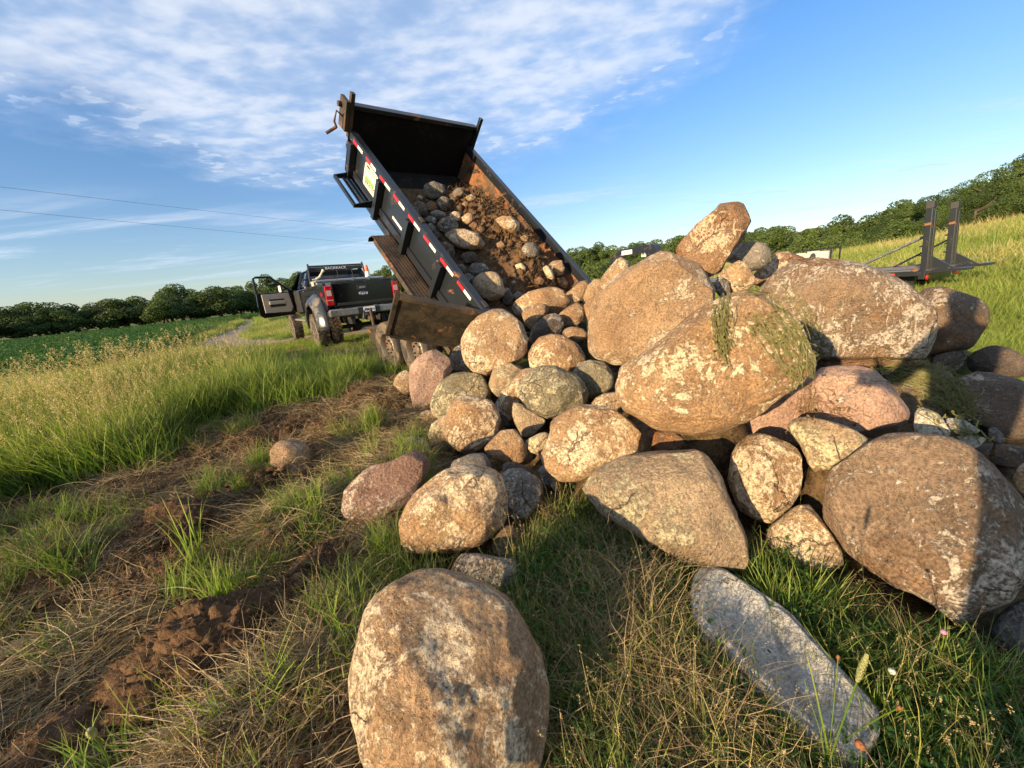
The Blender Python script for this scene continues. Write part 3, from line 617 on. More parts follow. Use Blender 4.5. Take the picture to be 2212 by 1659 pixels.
gcol = mixc(nt, mrange(nt, rr_.outputs['Value'], 12, 45), gcol, far)
soilc = mixc(nt, mrange(nt, math_(nt, 'ADD', math_(nt, 'MULTIPLY', b, .6), math_(nt, 'MULTIPLY', c3, .4)), .4, .62), (.035, .022, .013), (.15, .092, .052))
gcol = mixc(nt, mrange(nt, math_(nt, 'MULTIPLY_ADD', a, .3, att('straw')), .35, .75), gcol, soilc)
gcol = mixc(nt, mrange(nt, math_(nt, 'MULTIPLY_ADD', b, .8, att('worn')), .9, 1.3, 0, .8), gcol, mixc(nt, c3, (.13, .08, .04), (.24, .15, .08)))
gcol = mixc(nt, math_(nt, 'MULTIPLY', att('pile'), .9), gcol, soilc)
gcol = mixc(nt, att('road'), gcol, mixc(nt, mrange(nt, c3, .35, .65), (.22, .165, .11), (.42, .33, .235)))
nt.links.new(gcol, p.inputs['Base Color']); p.inputs['Roughness'].default_value = .95; p.inputs['Specular IOR Level'].default_value = .1
bump(nt, p, math_(nt, 'ADD', b, math_(nt, 'MULTIPLY', c3, .5)), .9, .03)
ground = link('ground', me, MATS['ground']); tag(ground, kind='structure')
bm = bmesh.new(); bm.from_mesh(me); bm.verts.ensure_lookup_table()
for k in range(na): bm.faces.new((bm.verts[cz], bm.verts[(k + 1) % na], bm.verts[k]))
bm.to_mesh(me); bm.free()

# ------------------------------------------------------------------ trees
def leaf_quads(cent, nrm, size, rs):
    n = len(cent)
    up = rs.normal(size=(n, 3)); t = np.cross(nrm, up); t /= np.linalg.norm(t, axis=1)[:, None] + 1e-9
    b = np.cross(nrm, t); s = (size * rs.uniform(.6, 1.4, n))[:, None]
    V = np.stack([cent + t * s, cent + b * s * .6, cent - t * s, cent - b * s * .6], 1).reshape(-1, 3)
    return V, np.arange(4 * n).reshape(n, 4)
def crown_mesh(name, Hh, Rr, n, size, seed, base=.18, flat=False):
    rs = np.random.default_rng(seed); nl = int(rs.integers(9, 15)); lobes = []
    for k in range(nl):
        t = rs.uniform(0, 1); zz = Hh * (base + (1 - base) * (t * .85 + .02)); a = rs.uniform(0, 2 * PI)
        rmax = Rr * math.sin(PI * min(.97, .25 + .72 * t)) ** .7
        rr = rmax * rs.uniform(.25, .75); lobes.append((rr * math.cos(a), rr * math.sin(a), zz, rmax * rs.uniform(.38, .6)))
    lobes.append((0, 0, Hh * .86, Rr * .42)); cs = []; ns = []
    wts = np.array([l[3] ** 2 for l in lobes]); wts /= wts.sum()
    for l, k in zip(lobes, (wts * n).astype(int)):
        d = rs.normal(size=(k, 3)); d /= np.linalg.norm(d, axis=1)[:, None]
        rad_ = l[3] * (1 + .28 * fbm(d * 2.2 + seed, 3, seed)) * rs.uniform(.72, 1.05, k) ** .6
        c = d * rad_[:, None] * np.array([1, 1, .8]) + np.array(l[:3]); cs.append(c)
        nn = d + rs.normal(size=(k, 3)) * .7; ns.append(nn / np.linalg.norm(nn, axis=1)[:, None])
    V, F = leaf_quads(np.vstack(cs), np.vstack(ns), size, rs)
    r = np.repeat(rs.uniform(0, 1, len(F)), 4)
    return np_mesh(name, V, F, False, {'r': r, 'h': r * 0})
def trunk_mesh(Hh, Rr, seed):
    rs = random.Random(seed); m = MB(); r = .035 * Hh
    pts = [(0, 0, -.3), (.02 * Hh, 0, Hh * .25), (0, .02 * Hh, Hh * .55), (0, 0, Hh * .85)]
    m.tube(pts, [r, r * .8, r * .5, r * .15], 7)
    for k in range(6):
        z0 = Hh * rs.uniform(.25, .6); a = rs.uniform(0, 2 * PI)
        m.tube([(0, 0, z0), (math.cos(a) * Rr * .35, math.sin(a) * Rr * .35, z0 + Hh * .1), (math.cos(a) * Rr * .7, math.sin(a) * Rr * .7, z0 + Hh * .25)], [r * .45, r * .3, r * .1], 5)
    me = bpy.data.meshes.new('trunk'); me.from_pydata(m.v, [], m.f); me.materials.append(MATS['bark']); return me
TREES = []
for k in range(7):
    Hh, Rr = (9.5, 4.2) if k < 4 else ((8, 3.4) if k < 6 else (10.5, 3.8))
    cm = crown_mesh('crown', Hh, Rr, 7000, .20, 50 + k); cm.materials.append(MATS[('crown_dark', 'crown_mid', 'crown_dark', 'crown_mid', 'crown_light', 'crown_dark', 'crown_mid')[k]])
    TREES.append((cm, trunk_mesh(Hh, Rr, k)))
NEAR = []
for k in range(4):
    cm = crown_mesh('crown', 7.5, 3.8, 26000, .085, 90 + k, .10); cm.materials.append(MATS[('crown_dark', 'crown_mid', 'crown_dark', 'crown_light')[k]])
    NEAR.append((cm, trunk_mesh(7.5, 3.8, 20 + k)))
BUSH = []
for k in range(3):
    cm = crown_mesh('foliage', 2.6, 1.9, 3500, .085, 120 + k, .05); cm.materials.append(MATS[('crown_light', 'crown_mid', 'crown_light')[k]])
    BUSH.append((cm, trunk_mesh(2.0, 1.5, 40 + k)))
def tree(kind, k, x, y, s, rz, name, label, cat, group):
    cm, tm = kind[k]; o = empty(name, (x, y, gz(x, y)), (0, 0, rz)); o.scale = s
    link('trunk', tm, None, o); link('foliage' if name == 'shrub' else 'crown', cm, None, o)
    tag(o, label, cat, group)
ORD = 'leftmost second third fourth fifth sixth seventh eighth ninth tenth eleventh twelfth thirteenth fourteenth fifteenth sixteenth seventeenth eighteenth nineteenth twentieth'.split() + ['twenty-' + q for q in 'first second third fourth fifth sixth seventh eighth ninth'.split()] + ['thirtieth'] + ['thirty-' + q for q in 'first second third fourth fifth sixth seventh eighth ninth'.split()] + ['fortieth', 'forty-first', 'forty-second', 'forty-third']
def place_word(k): return 'leftmost one' if k == 0 else ORD[k] + ' from left'
def pol(az, r): return r * math.sin(math.radians(az)), r * math.cos(math.radians(az))
def azpx(x, y=600):
    d = ray(x, y); return math.degrees(math.atan2(d[0], d[1]))
A = [  # az from, az to, r, n, height scale, kinds, label
    (-80, -24, 104, 42, .60, (0, 2, 5, 0, 1), 'dark broadleaf tree at the far edge of the crop field', 'trees behind the crop field'),
    (-78, -20, 124, 36, .72, (0, 2, 3, 1, 6), 'taller tree in the second row behind the crop field', 'second row of trees behind the crop field'),
    (-34, -10, 150, 18, 1.0, (1, 3, 6, 0), 'mid green tree on the rise behind the truck', 'trees on the rise behind the truck'),
    (-40, -6, 215, 26, 1.2, (1, 3, 6, 4), 'distant tree along the ridge line above the truck', 'distant trees on the ridge above the truck'),
    (-14, 14, 160, 16, 1.15, (0, 1, 3), 'far tree seen past the raised dump bed', 'trees past the raised dump bed'),
    (8, 36, 150, 30, .95, (1, 3, 4, 6), 'far green tree behind the topmost boulder', 'trees in the far wood behind the boulder pile'),
    (10, 42, 185, 26, 1.15, (0, 1, 3, 6), 'darker skyline tree behind the flatbed trailer', 'trees on the skyline behind the flatbed trailer'),
    (28, 46, 95, 20, .62, (1, 4, 3, 4), 'low bright green tree behind the flatbed trailer', 'low trees behind the flatbed trailer')]
for az0, az1, r, n, hs, ks, lab, grp in A:
    for k in range(n):
        az = az0 + (az1 - az0) * (k + .5 + rng.uniform(-.4, .4)) / n; rr = r * rng.uniform(.95, 1.06)
        x, y = pol(az, rr); s = hs * rng.uniform(.78, 1.2); wd_ = 1.45 if az0 < -50 else 1.15
        tree(TREES, ks[k % len(ks)], x, y, (s * wd_, s * wd_, s), rng.uniform(0, 6.3), 'broadleaf_tree', lab + ', ' + place_word(k), 'tree', grp)
for k, (az, r, s) in enumerate(sorted([(44.3, 70, .85), (45.5, 72, 1.0), (46.8, 66, 1.02), (48.0, 74, 1.15), (49.2, 66, 1.12), (50.4, 72, 1.3), (51.6, 64, 1.22), (52.8, 70, 1.45), (54, 62, 1.4), (55.2, 66, 1.5), (56.5, 60, 1.5), (58, 62, 1.6), (47.5, 58, .7), (49.8, 56, .75), (52.2, 54, .8), (54.8, 52, .85), (60, 60, 1.5), (62.5, 62, 1.6), (65, 58, 1.4), (68, 62, 1.6), (71, 60, 1.5)])):
    x, y = pol(az, r); s *= .62
    tree(NEAR, k % 4, x, y, (s * 1.15, s * 1.15, s), k * 1.7, 'broadleaf_tree', 'spreading dark tree on top of the right hill, ' + place_word(k), 'tree', 'trees on the right hill')
for k in range(34):
    az = 7 + 40 * (k + rng.uniform(-.3, .3)) / 34; r = rng.uniform(60, 84); x, y = pol(az, r); s = rng.uniform(.7, 1.25)
    tree(BUSH, k % 3, x, y, (s * 1.4, s * 1.4, s), k * 2.1, 'shrub', 'bright green bush below the far trees, ' + place_word(k), 'bush', 'bushes at the foot of the far trees')

# power lines and the pole they run to
def at_r(x, y, r):
    d = ray(x, y); return EYE + d * (r / math.hypot(d[0], d[1]))
pe = at_r(945, 512, 118); pl_ = empty('utility_pole', (pe[0], pe[1], gz(pe[0], pe[1])))
MB().tube([(0, 0, -.5), (0, 0, pe[2] + .6)], [.17, .11], 10).build('pole', MATS['wood_pole'], pl_)
MB().box(-1.1, 1.1, -.06, .06, pe[2] - .05, pe[2] + .08).build('crossarm', MATS['wood_pole'], pl_)
tag(pl_, 'wooden utility pole beyond the raised dump bed', 'utility pole')
for nm, p0, p1, q in (('upper', (-330, 355), (0, 398), (810, 495)), ('lower', (-330, 412), (0, 463), (840, 530))):
    a3, b3 = at_r(*p0, 60), at_r(*q, 112)
    end = pe + (0 if nm == 'upper' else np.array([0, 0, -2.3]))
    far_ = a3 + (a3 - b3) * .6
    ks = np.linspace(0, 1, 30); pts = []
    for t in ks:
        pnt = far_ * (1 - t) + b3 * t; pnt[2] -= 4 * .35 * t * (1 - t); pts.append(tuple(pnt))
    pts.append(tuple(end))
    o = MB().tube(pts, .015, 5).build('power_line', MATS['rim_steel'])
    tag(o, f'thin {nm} power line crossing the sky left of the dump bed', 'power line')
# ------------------------------------------------------------------ dump trailer
def wheel_parts(root, c, R, w, rimR, side, tyre_mat='tyre_rubber', rim_mat='rim_steel', lugs=0, holes=8, spokes=0):
    """axis X; side = -1 when the outer face looks to -X"""
    cx, cy, cz = c; o = empty('wheel', c); o.parent = root
    h = w / 2; m = MB()
    prof = [(rimR, -h * .82), (R * .90, -h), (R * .965, -h * .9), (R, -h * .62), (R, h * .62), (R * .965, h * .9), (R * .90, h), (rimR, h * .82), (rimR * .97, 0)]
    m.lathe(prof, axis=0, seg=40, closed=True); t = m.build('tyre', MATS[tyre_mat], o, smooth=True)
    if lugs:
        g = MB()
        for row, (xa, xb, ph) in enumerate(((-h * .96, -h * .36, 0), (-h * .30, h * .30, .5), (h * .36, h * .96, 0))):
            for k in range(lugs):
                a = 2 * PI * (k + ph) / lugs; da = 2 * PI / lugs * .33; sk = (.25, -.25, .25)[row] * 2 * PI / lugs
                vs = []
                for rr in (R * .985, R * 1.035):
                    for (xx, aa) in ((xa, a - da - sk), (xb, a - da + sk), (xb, a + da + sk), (xa, a + da - sk)):
                        vs.append((xx, rr * math.cos(aa), rr * math.sin(aa)))
                g.add(vs, [(0, 1, 2, 3), (4, 7, 6, 5), (0, 4, 5, 1), (1, 5, 6, 2), (2, 6, 7, 3), (3, 7, 4, 0)])
        g.build('tread', MATS[tyre_mat], o)
    s = side; m = MB()
    m.lathe([(rimR * 1.03, s * h * .84), (rimR * .97, s * h * .90), (rimR * .93, s * h * .80), (rimR * .90, s * h * .25), (rimR * .62, s * h * .42), (rimR * .30, s * h * .38), (rimR * .27, s * h * .55), (rimR * .18, s * h * .62), (0.001, s * h * .62)], axis=0, seg=36)
    m.build('rim', MATS[rim_mat], o, smooth=True)
    g = MB()
    for k in range(holes):
        a = 2 * PI * k / holes; cc = (s * h * .36, rimR * .72 * math.cos(a), rimR * .72 * math.sin(a))
        g.lathe([(0.001, s * .012), (rimR * .085, s * .012), (rimR * .085, -s * .01)], c=(s * h * .40, cc[1], cc[2]), axis=0, seg=10)
    if holes: g.build('vent_hole', MATS['black_plastic'], o)['kind'] = 'stuff'
    g = MB()
    for k in range(6):
        a = 2 * PI * (k + .5) / 6; g.lathe([(0.001, s * .03), (.012, s * .03), (.014, 0)], c=(s * h * .42, rimR * .42 * math.cos(a), rimR * .42 * math.sin(a)), axis=0, seg=6)
    g.build('lug_nuts', MATS['steel_brown'], o)['kind'] = 'stuff'
    for k in range(spokes):
        a = 2 * PI * k / spokes; g = MB()
        ca, sa = math.cos(a), math.sin(a); wv = rimR * .07
        P_ = lambda r, t, x: (s * x, r * ca - t * sa, r * sa + t * ca)
        g.add([P_(rimR * .2, -wv, h * .75), P_(rimR * .2, wv, h * .75), P_(rimR * .95, wv * 1.6, h * .88), P_(rimR * .95, -wv * 1.6, h * .88),
               P_(rimR * .2, -wv, h * .5), P_(rimR * .2, wv, h * .5), P_(rimR * .95, wv * 1.6, h * .6), P_(rimR * .95, -wv * 1.6, h * .6)],
              [(0, 1, 2, 3), (4, 7, 6, 5), (0, 4, 5, 1), (1, 5, 6, 2), (2, 6, 7, 3), (3, 7, 4, 0)])
        g.build('spoke', MATS['rim_silver'], o)
    return o

T_AZ, T_ROLL, TILT = -.717, -.037, .806
BW, BS, BL, BH = 2.08, .574, 3.65, .30      # bed width, side height, length, extra headboard height
Rm = (Matrix.Rotation(T_ROLL, 3, Vector((math.sin(T_AZ), math.cos(T_AZ), 0))) @ Matrix.Rotation(-T_AZ, 3, 'Z'))
T_O = Vector((-.447, 4.74, .665))
dump = empty('dump_trailer'); dump.matrix_world = Matrix.Translation(T_O) @ Rm.to_4x4()
tag(dump, 'black dump trailer with rusty inside and bed tipped high beside the truck', 'trailer')
ct, st = math.cos(TILT), math.sin(TILT)
TB = lambda a, b, c: (a, b * ct - c * st, b * st + c * ct)       # bed frame -> trailer frame
def bed_world(a, b, c): return dump.matrix_world @ Vector(TB(a, b, c))
K, RU = MATS['trailer_black'], MATS['bed_inner_rust']
MB(TB).box(0.002, BW - .002, 0, BL - .05, -.05, 0).build('bed_floor', MATS['bed_inner_shaded'], dump)
MB(TB).box(.045, BW - .045, 0, BL - .052, .001, .006).build('floor_liner', MATS['bed_inner_shaded'], dump)
for s, a0, a1 in ((0, 0, .04), (1, BW - .04, BW)):
    MB(TB).box(a0, a1, 0, BL - .052, .008, BS - .12).build('side_wall', K if s == 0 else RU, dump)
    x0, x1 = (-.012, .042) if s == 0 else (BW - .042, BW + .012)
    sg = -1 if s == 0 else 1; e = 0 if s == 0 else BW
    poly = [(e + sg * 0.0, BS - .155), (e + sg * .055, BS - .095), (e + sg * .055, BS - .012), (e + sg * .045, BS), (e - sg * .05, BS), (e - sg * .05, BS - .04), (e - sg * .044, BS - .119), (e - sg * .001, BS - .119)]
    # prism along b: poly in (a, c)
    mb = MB(TB); n = len(poly); vs = [(q[0], 0, q[1]) for q in poly] + [(q[0], BL - .053, q[1]) for q in poly]
    mb.add(vs, [tuple(range(n)), tuple(range(2 * n - 1, n - 1, -1))] + [(i, n + i, n + (i + 1) % n, (i + 1) % n) for i in range(n)])
    mb.build('top_rail', K, dump, .003)
    lo, hi = (-.025, -.001) if s == 0 else (BW + .001, BW + .025)
    MB(TB).box(lo, hi, .0, BL - .05, .0, .10).build('lower_rail', K, dump, .003)
    for b in (.0, .83, 1.66, 2.49, 3.36):
        o_, i_ = (-.10, -.026) if s == 0 else (BW + .026, BW + .10)
        pb = MB(TB); aa = sorted((o_, -.002 if s == 0 else BW + .002))
        pb.box(aa[0], aa[1], b + .03, b + .11, -.10 if 0 < b < 3 else .0, BS - .097)
        pb.build('side_post', K, dump, .004)
# inner rust on the right wall, pressed panel lines
MB(TB).box(BW - .062, BW - .042, .02, BL - .06, .02, .035).build('floor_weld', RU, dump)
for b in (.8, 1.6, 2.4):
    MB(TB).box(BW - .048, BW - .041, b, b + .03, .08, BS - .16).build('inner_rib', RU, dump, .002)
for k, b in enumerate((.70, 1.5, 2.3, 3.1)):
    MB(TB).tube([(BW - .05, b, .42), (BW - .09, b, .40), (BW - .09, b + .05, .40), (BW - .05, b + .05, .42)], .008, 6).build('tie_down', MATS['steel_brown'], dump)
hb = MB(TB).box(-.03, BW + .03, BL - .05, BL, -.05, BS + BH - .04); hb.build('headboard', MATS['headboard_shaded'], dump, .004)
MB(TB).box(-.03, BW + .03, BL - .075, BL + .03, BS + BH - .038, BS + BH + .02).build('headboard_rail', K, dump, .006)
for a0 in (-.075, BW + .02):
    MB(TB).prism([(a0, BL - .10), (a0 + .055, BL - .10), (a0 + .055, BL - .04), (a0, BL - .04)], 2, BS - .1, BS + BH + .17).build('corner_stake', MATS['steel_brown'] if a0 < 0 else K, dump, .004)
# tarp roller hardware
tp = MB(TB); tp.tube([(-.18, BL + .05, BS + .26), (BW + .1, BL + .05, BS + .26)], .035, 10).build('tarp_roller', MATS['steel_brown'], dump)
tp = MB(TB); tp.box(-.13, -.08, BL - .10, BL + .10, BS - .02, BS + .36); tp.tube([(-.1, BL - .02, BS + .12), (-.22, BL - .02, BS + .20), (-.24, BL - .02, BS + .06), (-.2, BL - .02, BS - .02)], .014, 6)
tp.tube([(-.2, BL, BS - .02), (-.33, BL, BS - .12)], .02, 8).build('tarp_crank', MATS['steel_brown'], dump)
MB(TB).lathe([(.001, 0), (.06, 0), (.06, .04), (.001, .04)], c=(-.075, BL - .12, BS - .2), axis=0, seg=16).build('front_lamp', K, dump)
# reflective tape
for k, b in enumerate((3.27, 2.86, 2.44, 2.04, 1.63, 1.23, .81, .41)):
    MB(TB).box(-.0585, -.0555, b - .15, b, BS - .075, BS - .035).build('white_reflector_strip', MATS['white_tape'], dump)
    MB(TB).box(-.0585, -.0555, b + .002, b + .15, BS - .075, BS - .035).build('red_reflector_strip', MATS['red_tape'], dump)
MB(TB).box(-.004, -.0005, 1.93, 2.2, .17, .205).build('white_reflector_strip', MATS['white_tape'], dump)
# stake pockets in the top rail
for b in (1.55, .06):
    mb = MB(TB); mb.box(.0, .05, b, b + .10, BS - .01, BS + .012); mb.build('stake_pocket', MATS['steel_brown'], dump, .003)
# logo board on the front panel
sb, sc = 2.915, .285
Bd = lambda x, y: (-.0, sb + x, sc + y)
sgp = [(-.19, -.17), (-.19, .10), (-.15, .17), (-.06, .19), (-.05, .215), (.05, .215), (.06, .19), (.15, .17), (.20, .12), (.20, -.14), (.16, -.19), (-.13, -.20)]
mb = MB(TB); n = len(sgp)
for aa, sc_, nm, mt in ((-.006, 1.0, 'sign_board', 'sign_cream'),):
    vs = [(-.0015, sb - q[0] * sc_, sc + q[1]) for q in sgp] + [(-.007, sb - q[0] * sc_, sc + q[1]) for q in sgp]
    mb.add(vs, [tuple(range(n)), tuple(range(2 * n - 1, n - 1, -1))] + [(i, (i + 1) % n, n + (i + 1) % n, n + i) for i in range(n)])
sign = mb.build('sign_board', MATS['sign_cream'], dump)
g = MB(TB)
for k in range(14):
    x = -.13 + k * .019; hh = .05 + .04 * ((k * 7) % 5) / 5
    g.add([(-.0085, sb - x + .012, sc - .075), (-.0085, sb - x - .012, sc - .075), (-.0085, sb - x - .004, sc - .075 + hh)], [(0, 1, 2)])
g.build('grass_print', MATS['sign_green'], sign)
g = MB(TB)
for (x0, x1, y0, y1) in ((-.16, .17, .145, .155), (-.16, -.15, -.09, .15), (.16, .17, -.09, .15), (-.13, -.04, .09, .12), (-.02, .12, .10, .107), (-.12, .12, .07, .075), (-.10, .13, .045, .05), (-.16, .17, -.088, -.08)):
    g.box(-.0086, -.0071, sb - x1, sb - x0, sc + y0, sc + y1)
g.build('printed_lines', MATS['black_plastic'], sign)
def text(body, size, mat, parent, Mx, name='lettering', ext=.001):
    cu = bpy.data.curves.new(name, 'FONT'); cu.body = body; cu.size = size; cu.extrude = ext; cu.align_x = 'CENTER'; cu.align_y = 'CENTER'
    cu.resolution_u = 2; cu.materials.append(mat); o = bpy.data.objects.new(name, cu); C.objects.link(o)
    me = bpy.data.meshes.new_from_object(o.evaluated_get(bpy.context.evaluated_depsgraph_get())); bpy.data.objects.remove(o)
    if not me.materials: me.materials.append(mat)
    o = bpy.data.objects.new(name, me); C.objects.link(o); o.parent = parent; o.matrix_local = Mx; return o
def frame(o_, x_, y_):
    x_ = Vector(x_).normalized(); y_ = Vector(y_).normalized(); z_ = x_.cross(y_)
    return Matrix(((x_.x, y_.x, z_.x, o_[0]), (x_.y, y_.y, z_.y, o_[1]), (x_.z, y_.z, z_.z, o_[2]), (0, 0, 0, 1)))
bx_ = Vector(TB(0, -1, 0)); by_ = Vector(TB(0, 0, 1))
text('SERVICES', .07, MATS['black_plastic'], sign, frame(TB(-.009, sb, sc - .12), bx_, by_))
text('SITE WORK', .035, MATS['black_plastic'], sign, frame(TB(-.009, sb, sc - .165), bx_, by_)) if False else None
# step hanging under the front panel
st_ = MB(TB); st_.box(-.29, -.25, 2.74, 3.42, -.05, .0); st_.build('side_step', K, dump, .004)
for a in (-.165, -.10):
    mb = MB(TB); mb.box(a - .012, a + .012, 2.76, 3.40, -.035, -.015)
    for k in range(22): mb.box(a - .02, a + .02, 2.775 + k * .028, 2.787 + k * .028, -.014, -.004)
    mb.build('step_bar', K, dump)
for b in (2.73, 3.42):
    MB(TB).prism([(b, 0)], 0, 0, 0) if False else None
    mb = MB(TB); mb.add([(-.29, b, -.05), (-.0, b, -.05), (-.0, b, .07), (-.29, b, .0), (-.29, b + .012, -.05), (-.0, b + .012, -.05), (-.0, b + .012, .07), (-.29, b + .012, .0)],
                        [(0, 1, 2, 3), (4, 7, 6, 5), (0, 4, 5, 1), (1, 5, 6, 2), (2, 6, 7, 3), (3, 7, 4, 0)]); mb.build('step_bracket', K, dump)
for s_, a_ in ((0, -.027), (1, BW - .04)): MB(TB).box(a_, a_ + .067, .0, BL - .05, -.16, -.051).build('side_sill', K, dump)
# diamond plate fender carried by the bed
mb = MB(TB); prof = [(.0, -.03), (2.02, -.03), (2.14, -.06), (2.20, -.14), (2.20, -.20)]
for (b0, c0), (b1, c1) in zip(prof[:-1], prof[1:]):
    mb.add([(-.30, b0, c0), (-.027, b0, c0), (-.027, b1, c1), (-.30, b1, c1), (-.30, b0, c0 - .008), (-.027, b0, c0 - .008), (-.027, b1, c1 - .008), (-.30, b1, c1 - .008)],
           [(0, 1, 2, 3), (4, 7, 6, 5), (0, 4, 5, 1), (2, 6, 7, 3), (0, 3, 7, 4), (1, 5, 6, 2)])
mb.build('fender', MATS['diamond_plate'], dump)
MB(TB).box(-.31, -.30, .0, 2.04, -.10, -.025).build('fender_edge', MATS['steel_brown'], dump)
for k in range(5):
    MB(TB).box(.1, BW - .1, .3 + k * .75, .36 + k * .75, -.13, -.05).build('cross_member', K, dump)
for a in (.55, BW - .63): MB(TB).box(a, a + .08, 0, BL - .1, -.28, -.131).build('bed_beam', K, dump)
# chassis (trailer frame)
for a in (.55, BW - .63):
    MB().box(a, a + .08, -.05, 4.0, -.33, -.16).build('chassis_rail', MATS['steel_brown'], dump, .004)
for b in (.1, 1.25, 2.4, 3.5):
    MB().box(.635, BW - .635, b, b + .08, -.31, -.20).build('chassis_crossbar', MATS['steel_brown'], dump)
for s in (0, 1):
    a = .59 if s == 0 else BW - .59
    MB().tube([(a, 3.9, -.24), (BW / 2 + (.05 if s else -.05), 5.25, -.20)], .055, 6).build('tongue_beam', MATS['steel_brown'], dump)
MB().lathe([(.05, 0), (.055, .1), (.03, .16), (.001, .16)], c=(BW / 2, 5.3, -.22), axis=2, seg=14).build('coupler', MATS['steel_brown'], dump)
MB().box(.50, 1.55, 3.95, 4.45, -.28, .02).build('tongue_toolbox', MATS['door_rust'], dump, .01)
MB().box(.46, 1.59, 3.92, 4.48, .022, .05).build('toolbox_lid', MATS['steel_brown'], dump, .008)
MB().tube([(.78, 4.75, -.6), (.78, 4.75, .42)], .035, 10).build('jack', MATS['steel_brown'], dump)
MB().tube([(.78, 4.75, .38), (.68, 4.75, .42), (.62, 4.75, .34), (.60, 4.75, .22)], .016, 6).build('jack_handle', K, dump)
# hoist cylinder and scissor arms
MB().tube([(BW / 2, 1.6, -.25), (BW / 2, 1.85, .5), (BW / 2, 1.95, .85)], [.07, .07, .07], 12).build('hoist_cylinder', MATS['steel_brown'], dump)
MB().tube([(BW / 2, 1.95, .85), TB(BW / 2, 2.6, -.15)], .035, 10).build('hoist_rod', MATS['rim_silver'], dump)
for a in (BW / 2 - .16, BW / 2 + .16): MB().tube([(a, .9, -.2), (a, 1.9, .6), TB(a, 2.5, -.15)], .03, 6).build('hoist_arm', MATS['steel_brown'], dump)
for b in (1.63, .80):
    MB().tube([(-.28, b, -.05), (BW + .28, b, -.05)], .035, 8).build('axle', MATS['steel_brown'], dump)
    for a, s in ((-.27, -1), (BW + .27, 1)):
        wheel_parts(dump, (a, b, -.05), .375, .235, .215, s, lugs=0)
    MB().box(-.02 - .1, .0, b - .3, b + .3, .0 - .02, .02).build('leaf_spring', MATS['steel_brown'], dump)
# rear barn door swung out to the left, its bottom edge caked with rusty soil
ph = math.radians(28); gw = .96
def TD(x, z, t):   # x outwards along the door, z up the bed's height, t thickness
    ga = -math.cos(ph); gb = math.sin(ph)
    return TB(-.03 + ga * x - gb * t, gb * x + ga * t * -1 * -1 - .02, z)
door = MB(lambda x, z, t: TD(x, z, t)).box(.02, gw, .0, BS - .03, 0, .035).build('barn_door', MATS['door_rust'], dump, .004)
MB(lambda x, z, t: TD(x, z, t)).box(.02, gw, BS * .52, BS * .60, -.03, -.001).build('door_rib', MATS['door_rust'], door, .003)
MB(lambda x, z, t: TD(x, z, t)).box(.02, gw, BS - .028, BS + .02, -.015, .05).build('door_top_tube', MATS['steel_brown'], door, .004)
MB(lambda x, z, t: TD(x, z, t)).box(gw + .001, gw + .05, -.02, BS + .02, -.02, .05).build('door_end_tube', MATS['door_rust'], door, .004)
MB(lambda x, z, t: TD(x, z, t)).box(.02, gw, -.04, -.001, -.02, .05).build('door_bottom_tube', MATS['door_rust'], door, .004)
for z in (.08, .42): MB(lambda x, z_, t: TD(x, z_, t)).tube([(0, z, .02), (0, z + .09, .02)], .022, 8).build('hinge', MATS['steel_brown'], door)

# ------------------------------------------------------------------ pickup truck
TR_AZ = -.63
truck = empty('pickup_truck', (-3.72, 10.70, .09), (0, 0, -TR_AZ)); truck.scale = (.985,) * 3
tag(truck, 'lifted black crew cab pickup with dual rear wheels and its driver door open', 'pickup truck')
PT, FE, PL = MATS['truck_paint'], MATS['truck_fender'], MATS['black_plastic']
# bed side panels with the wheel arch cut out
for s in (-1, 1):
    prof = [(.02, 1.08), (.02, 1.70), (.06, 1.74), (2.28, 1.72), (2.28, 1.02), (1.98, 1.02)]
    arch = [(1.2 + .70 * math.cos(t), .62 + .70 * math.sin(t)) for t in np.linspace(math.radians(25), math.radians(155), 12)]
    prof += arch + [(.5, 1.0)]
    MB().prism([(q[0], q[1]) for q in prof], 0, s * .98, s * .92).build('bed_side', PT, truck, .01)
    # dually fender bulge
    mb = MB(); th = np.linspace(math.radians(-4), math.radians(184), 26); rows = []
    for t in th:
        cy_, sy_ = math.cos(t), math.sin(t); k = max(0, math.sin(t)) ** .5
        pr = [(.60, 1.22), (.63, 1.235), (.70, 1.23), (.78, 1.18), (.86, 1.08), (.93, .985)]
        wy = 1.10
        rows.append([(s * x_, 1.2 + r_ * cy_ * wy, .58 + (r_ * sy_ if sy_ > 0 else r_ * sy_ * .9) * 1.03) for r_, x_ in pr])
    n = len(rows[0]); vs = [v_ for r_ in rows for v_ in r_]
    fs = [(i * n + j, i * n + j + 1, (i + 1) * n + j + 1, (i + 1) * n + j) for i in range(len(rows) - 1) for j in range(n - 1)]
    mb.add(vs, fs); fo = mb.build('fender_flare', FE, truck, smooth=True)
    sm = fo.modifiers.new('thick', 'SOLIDIFY'); sm.thickness = .02
    MB().box(s * 1.245 - .006, s * 1.245 + .006, .58, .66, .98, 1.0).build('marker_lamp', MATS['red_lens'], truck)
    # tail lamp
    y0 = -.015
    lampx = sorted((s * .80, s * .985))
    lm = MB().prism([(lampx[0] + .0, 1.16), (lampx[1], 1.16), (lampx[1] + (0 if s > 0 else 0), 1.64), (lampx[0] + .01, 1.66)], 1, y0 - .035, .0).build('tail_lamp', MATS['red_lens'], truck, .015)
    MB().box(lampx[0] + .035, lampx[1] - .035, y0 - .043, y0 - .036, 1.40, 1.54).build('reversing_lens', MATS['clear_lens'], lm)
    MB().box(lampx[0] + .02, lampx[1] - .02, y0 - .041, y0 - .036, 1.28, 1.30).build('lens_divider', MATS['clear_lens'], lm)
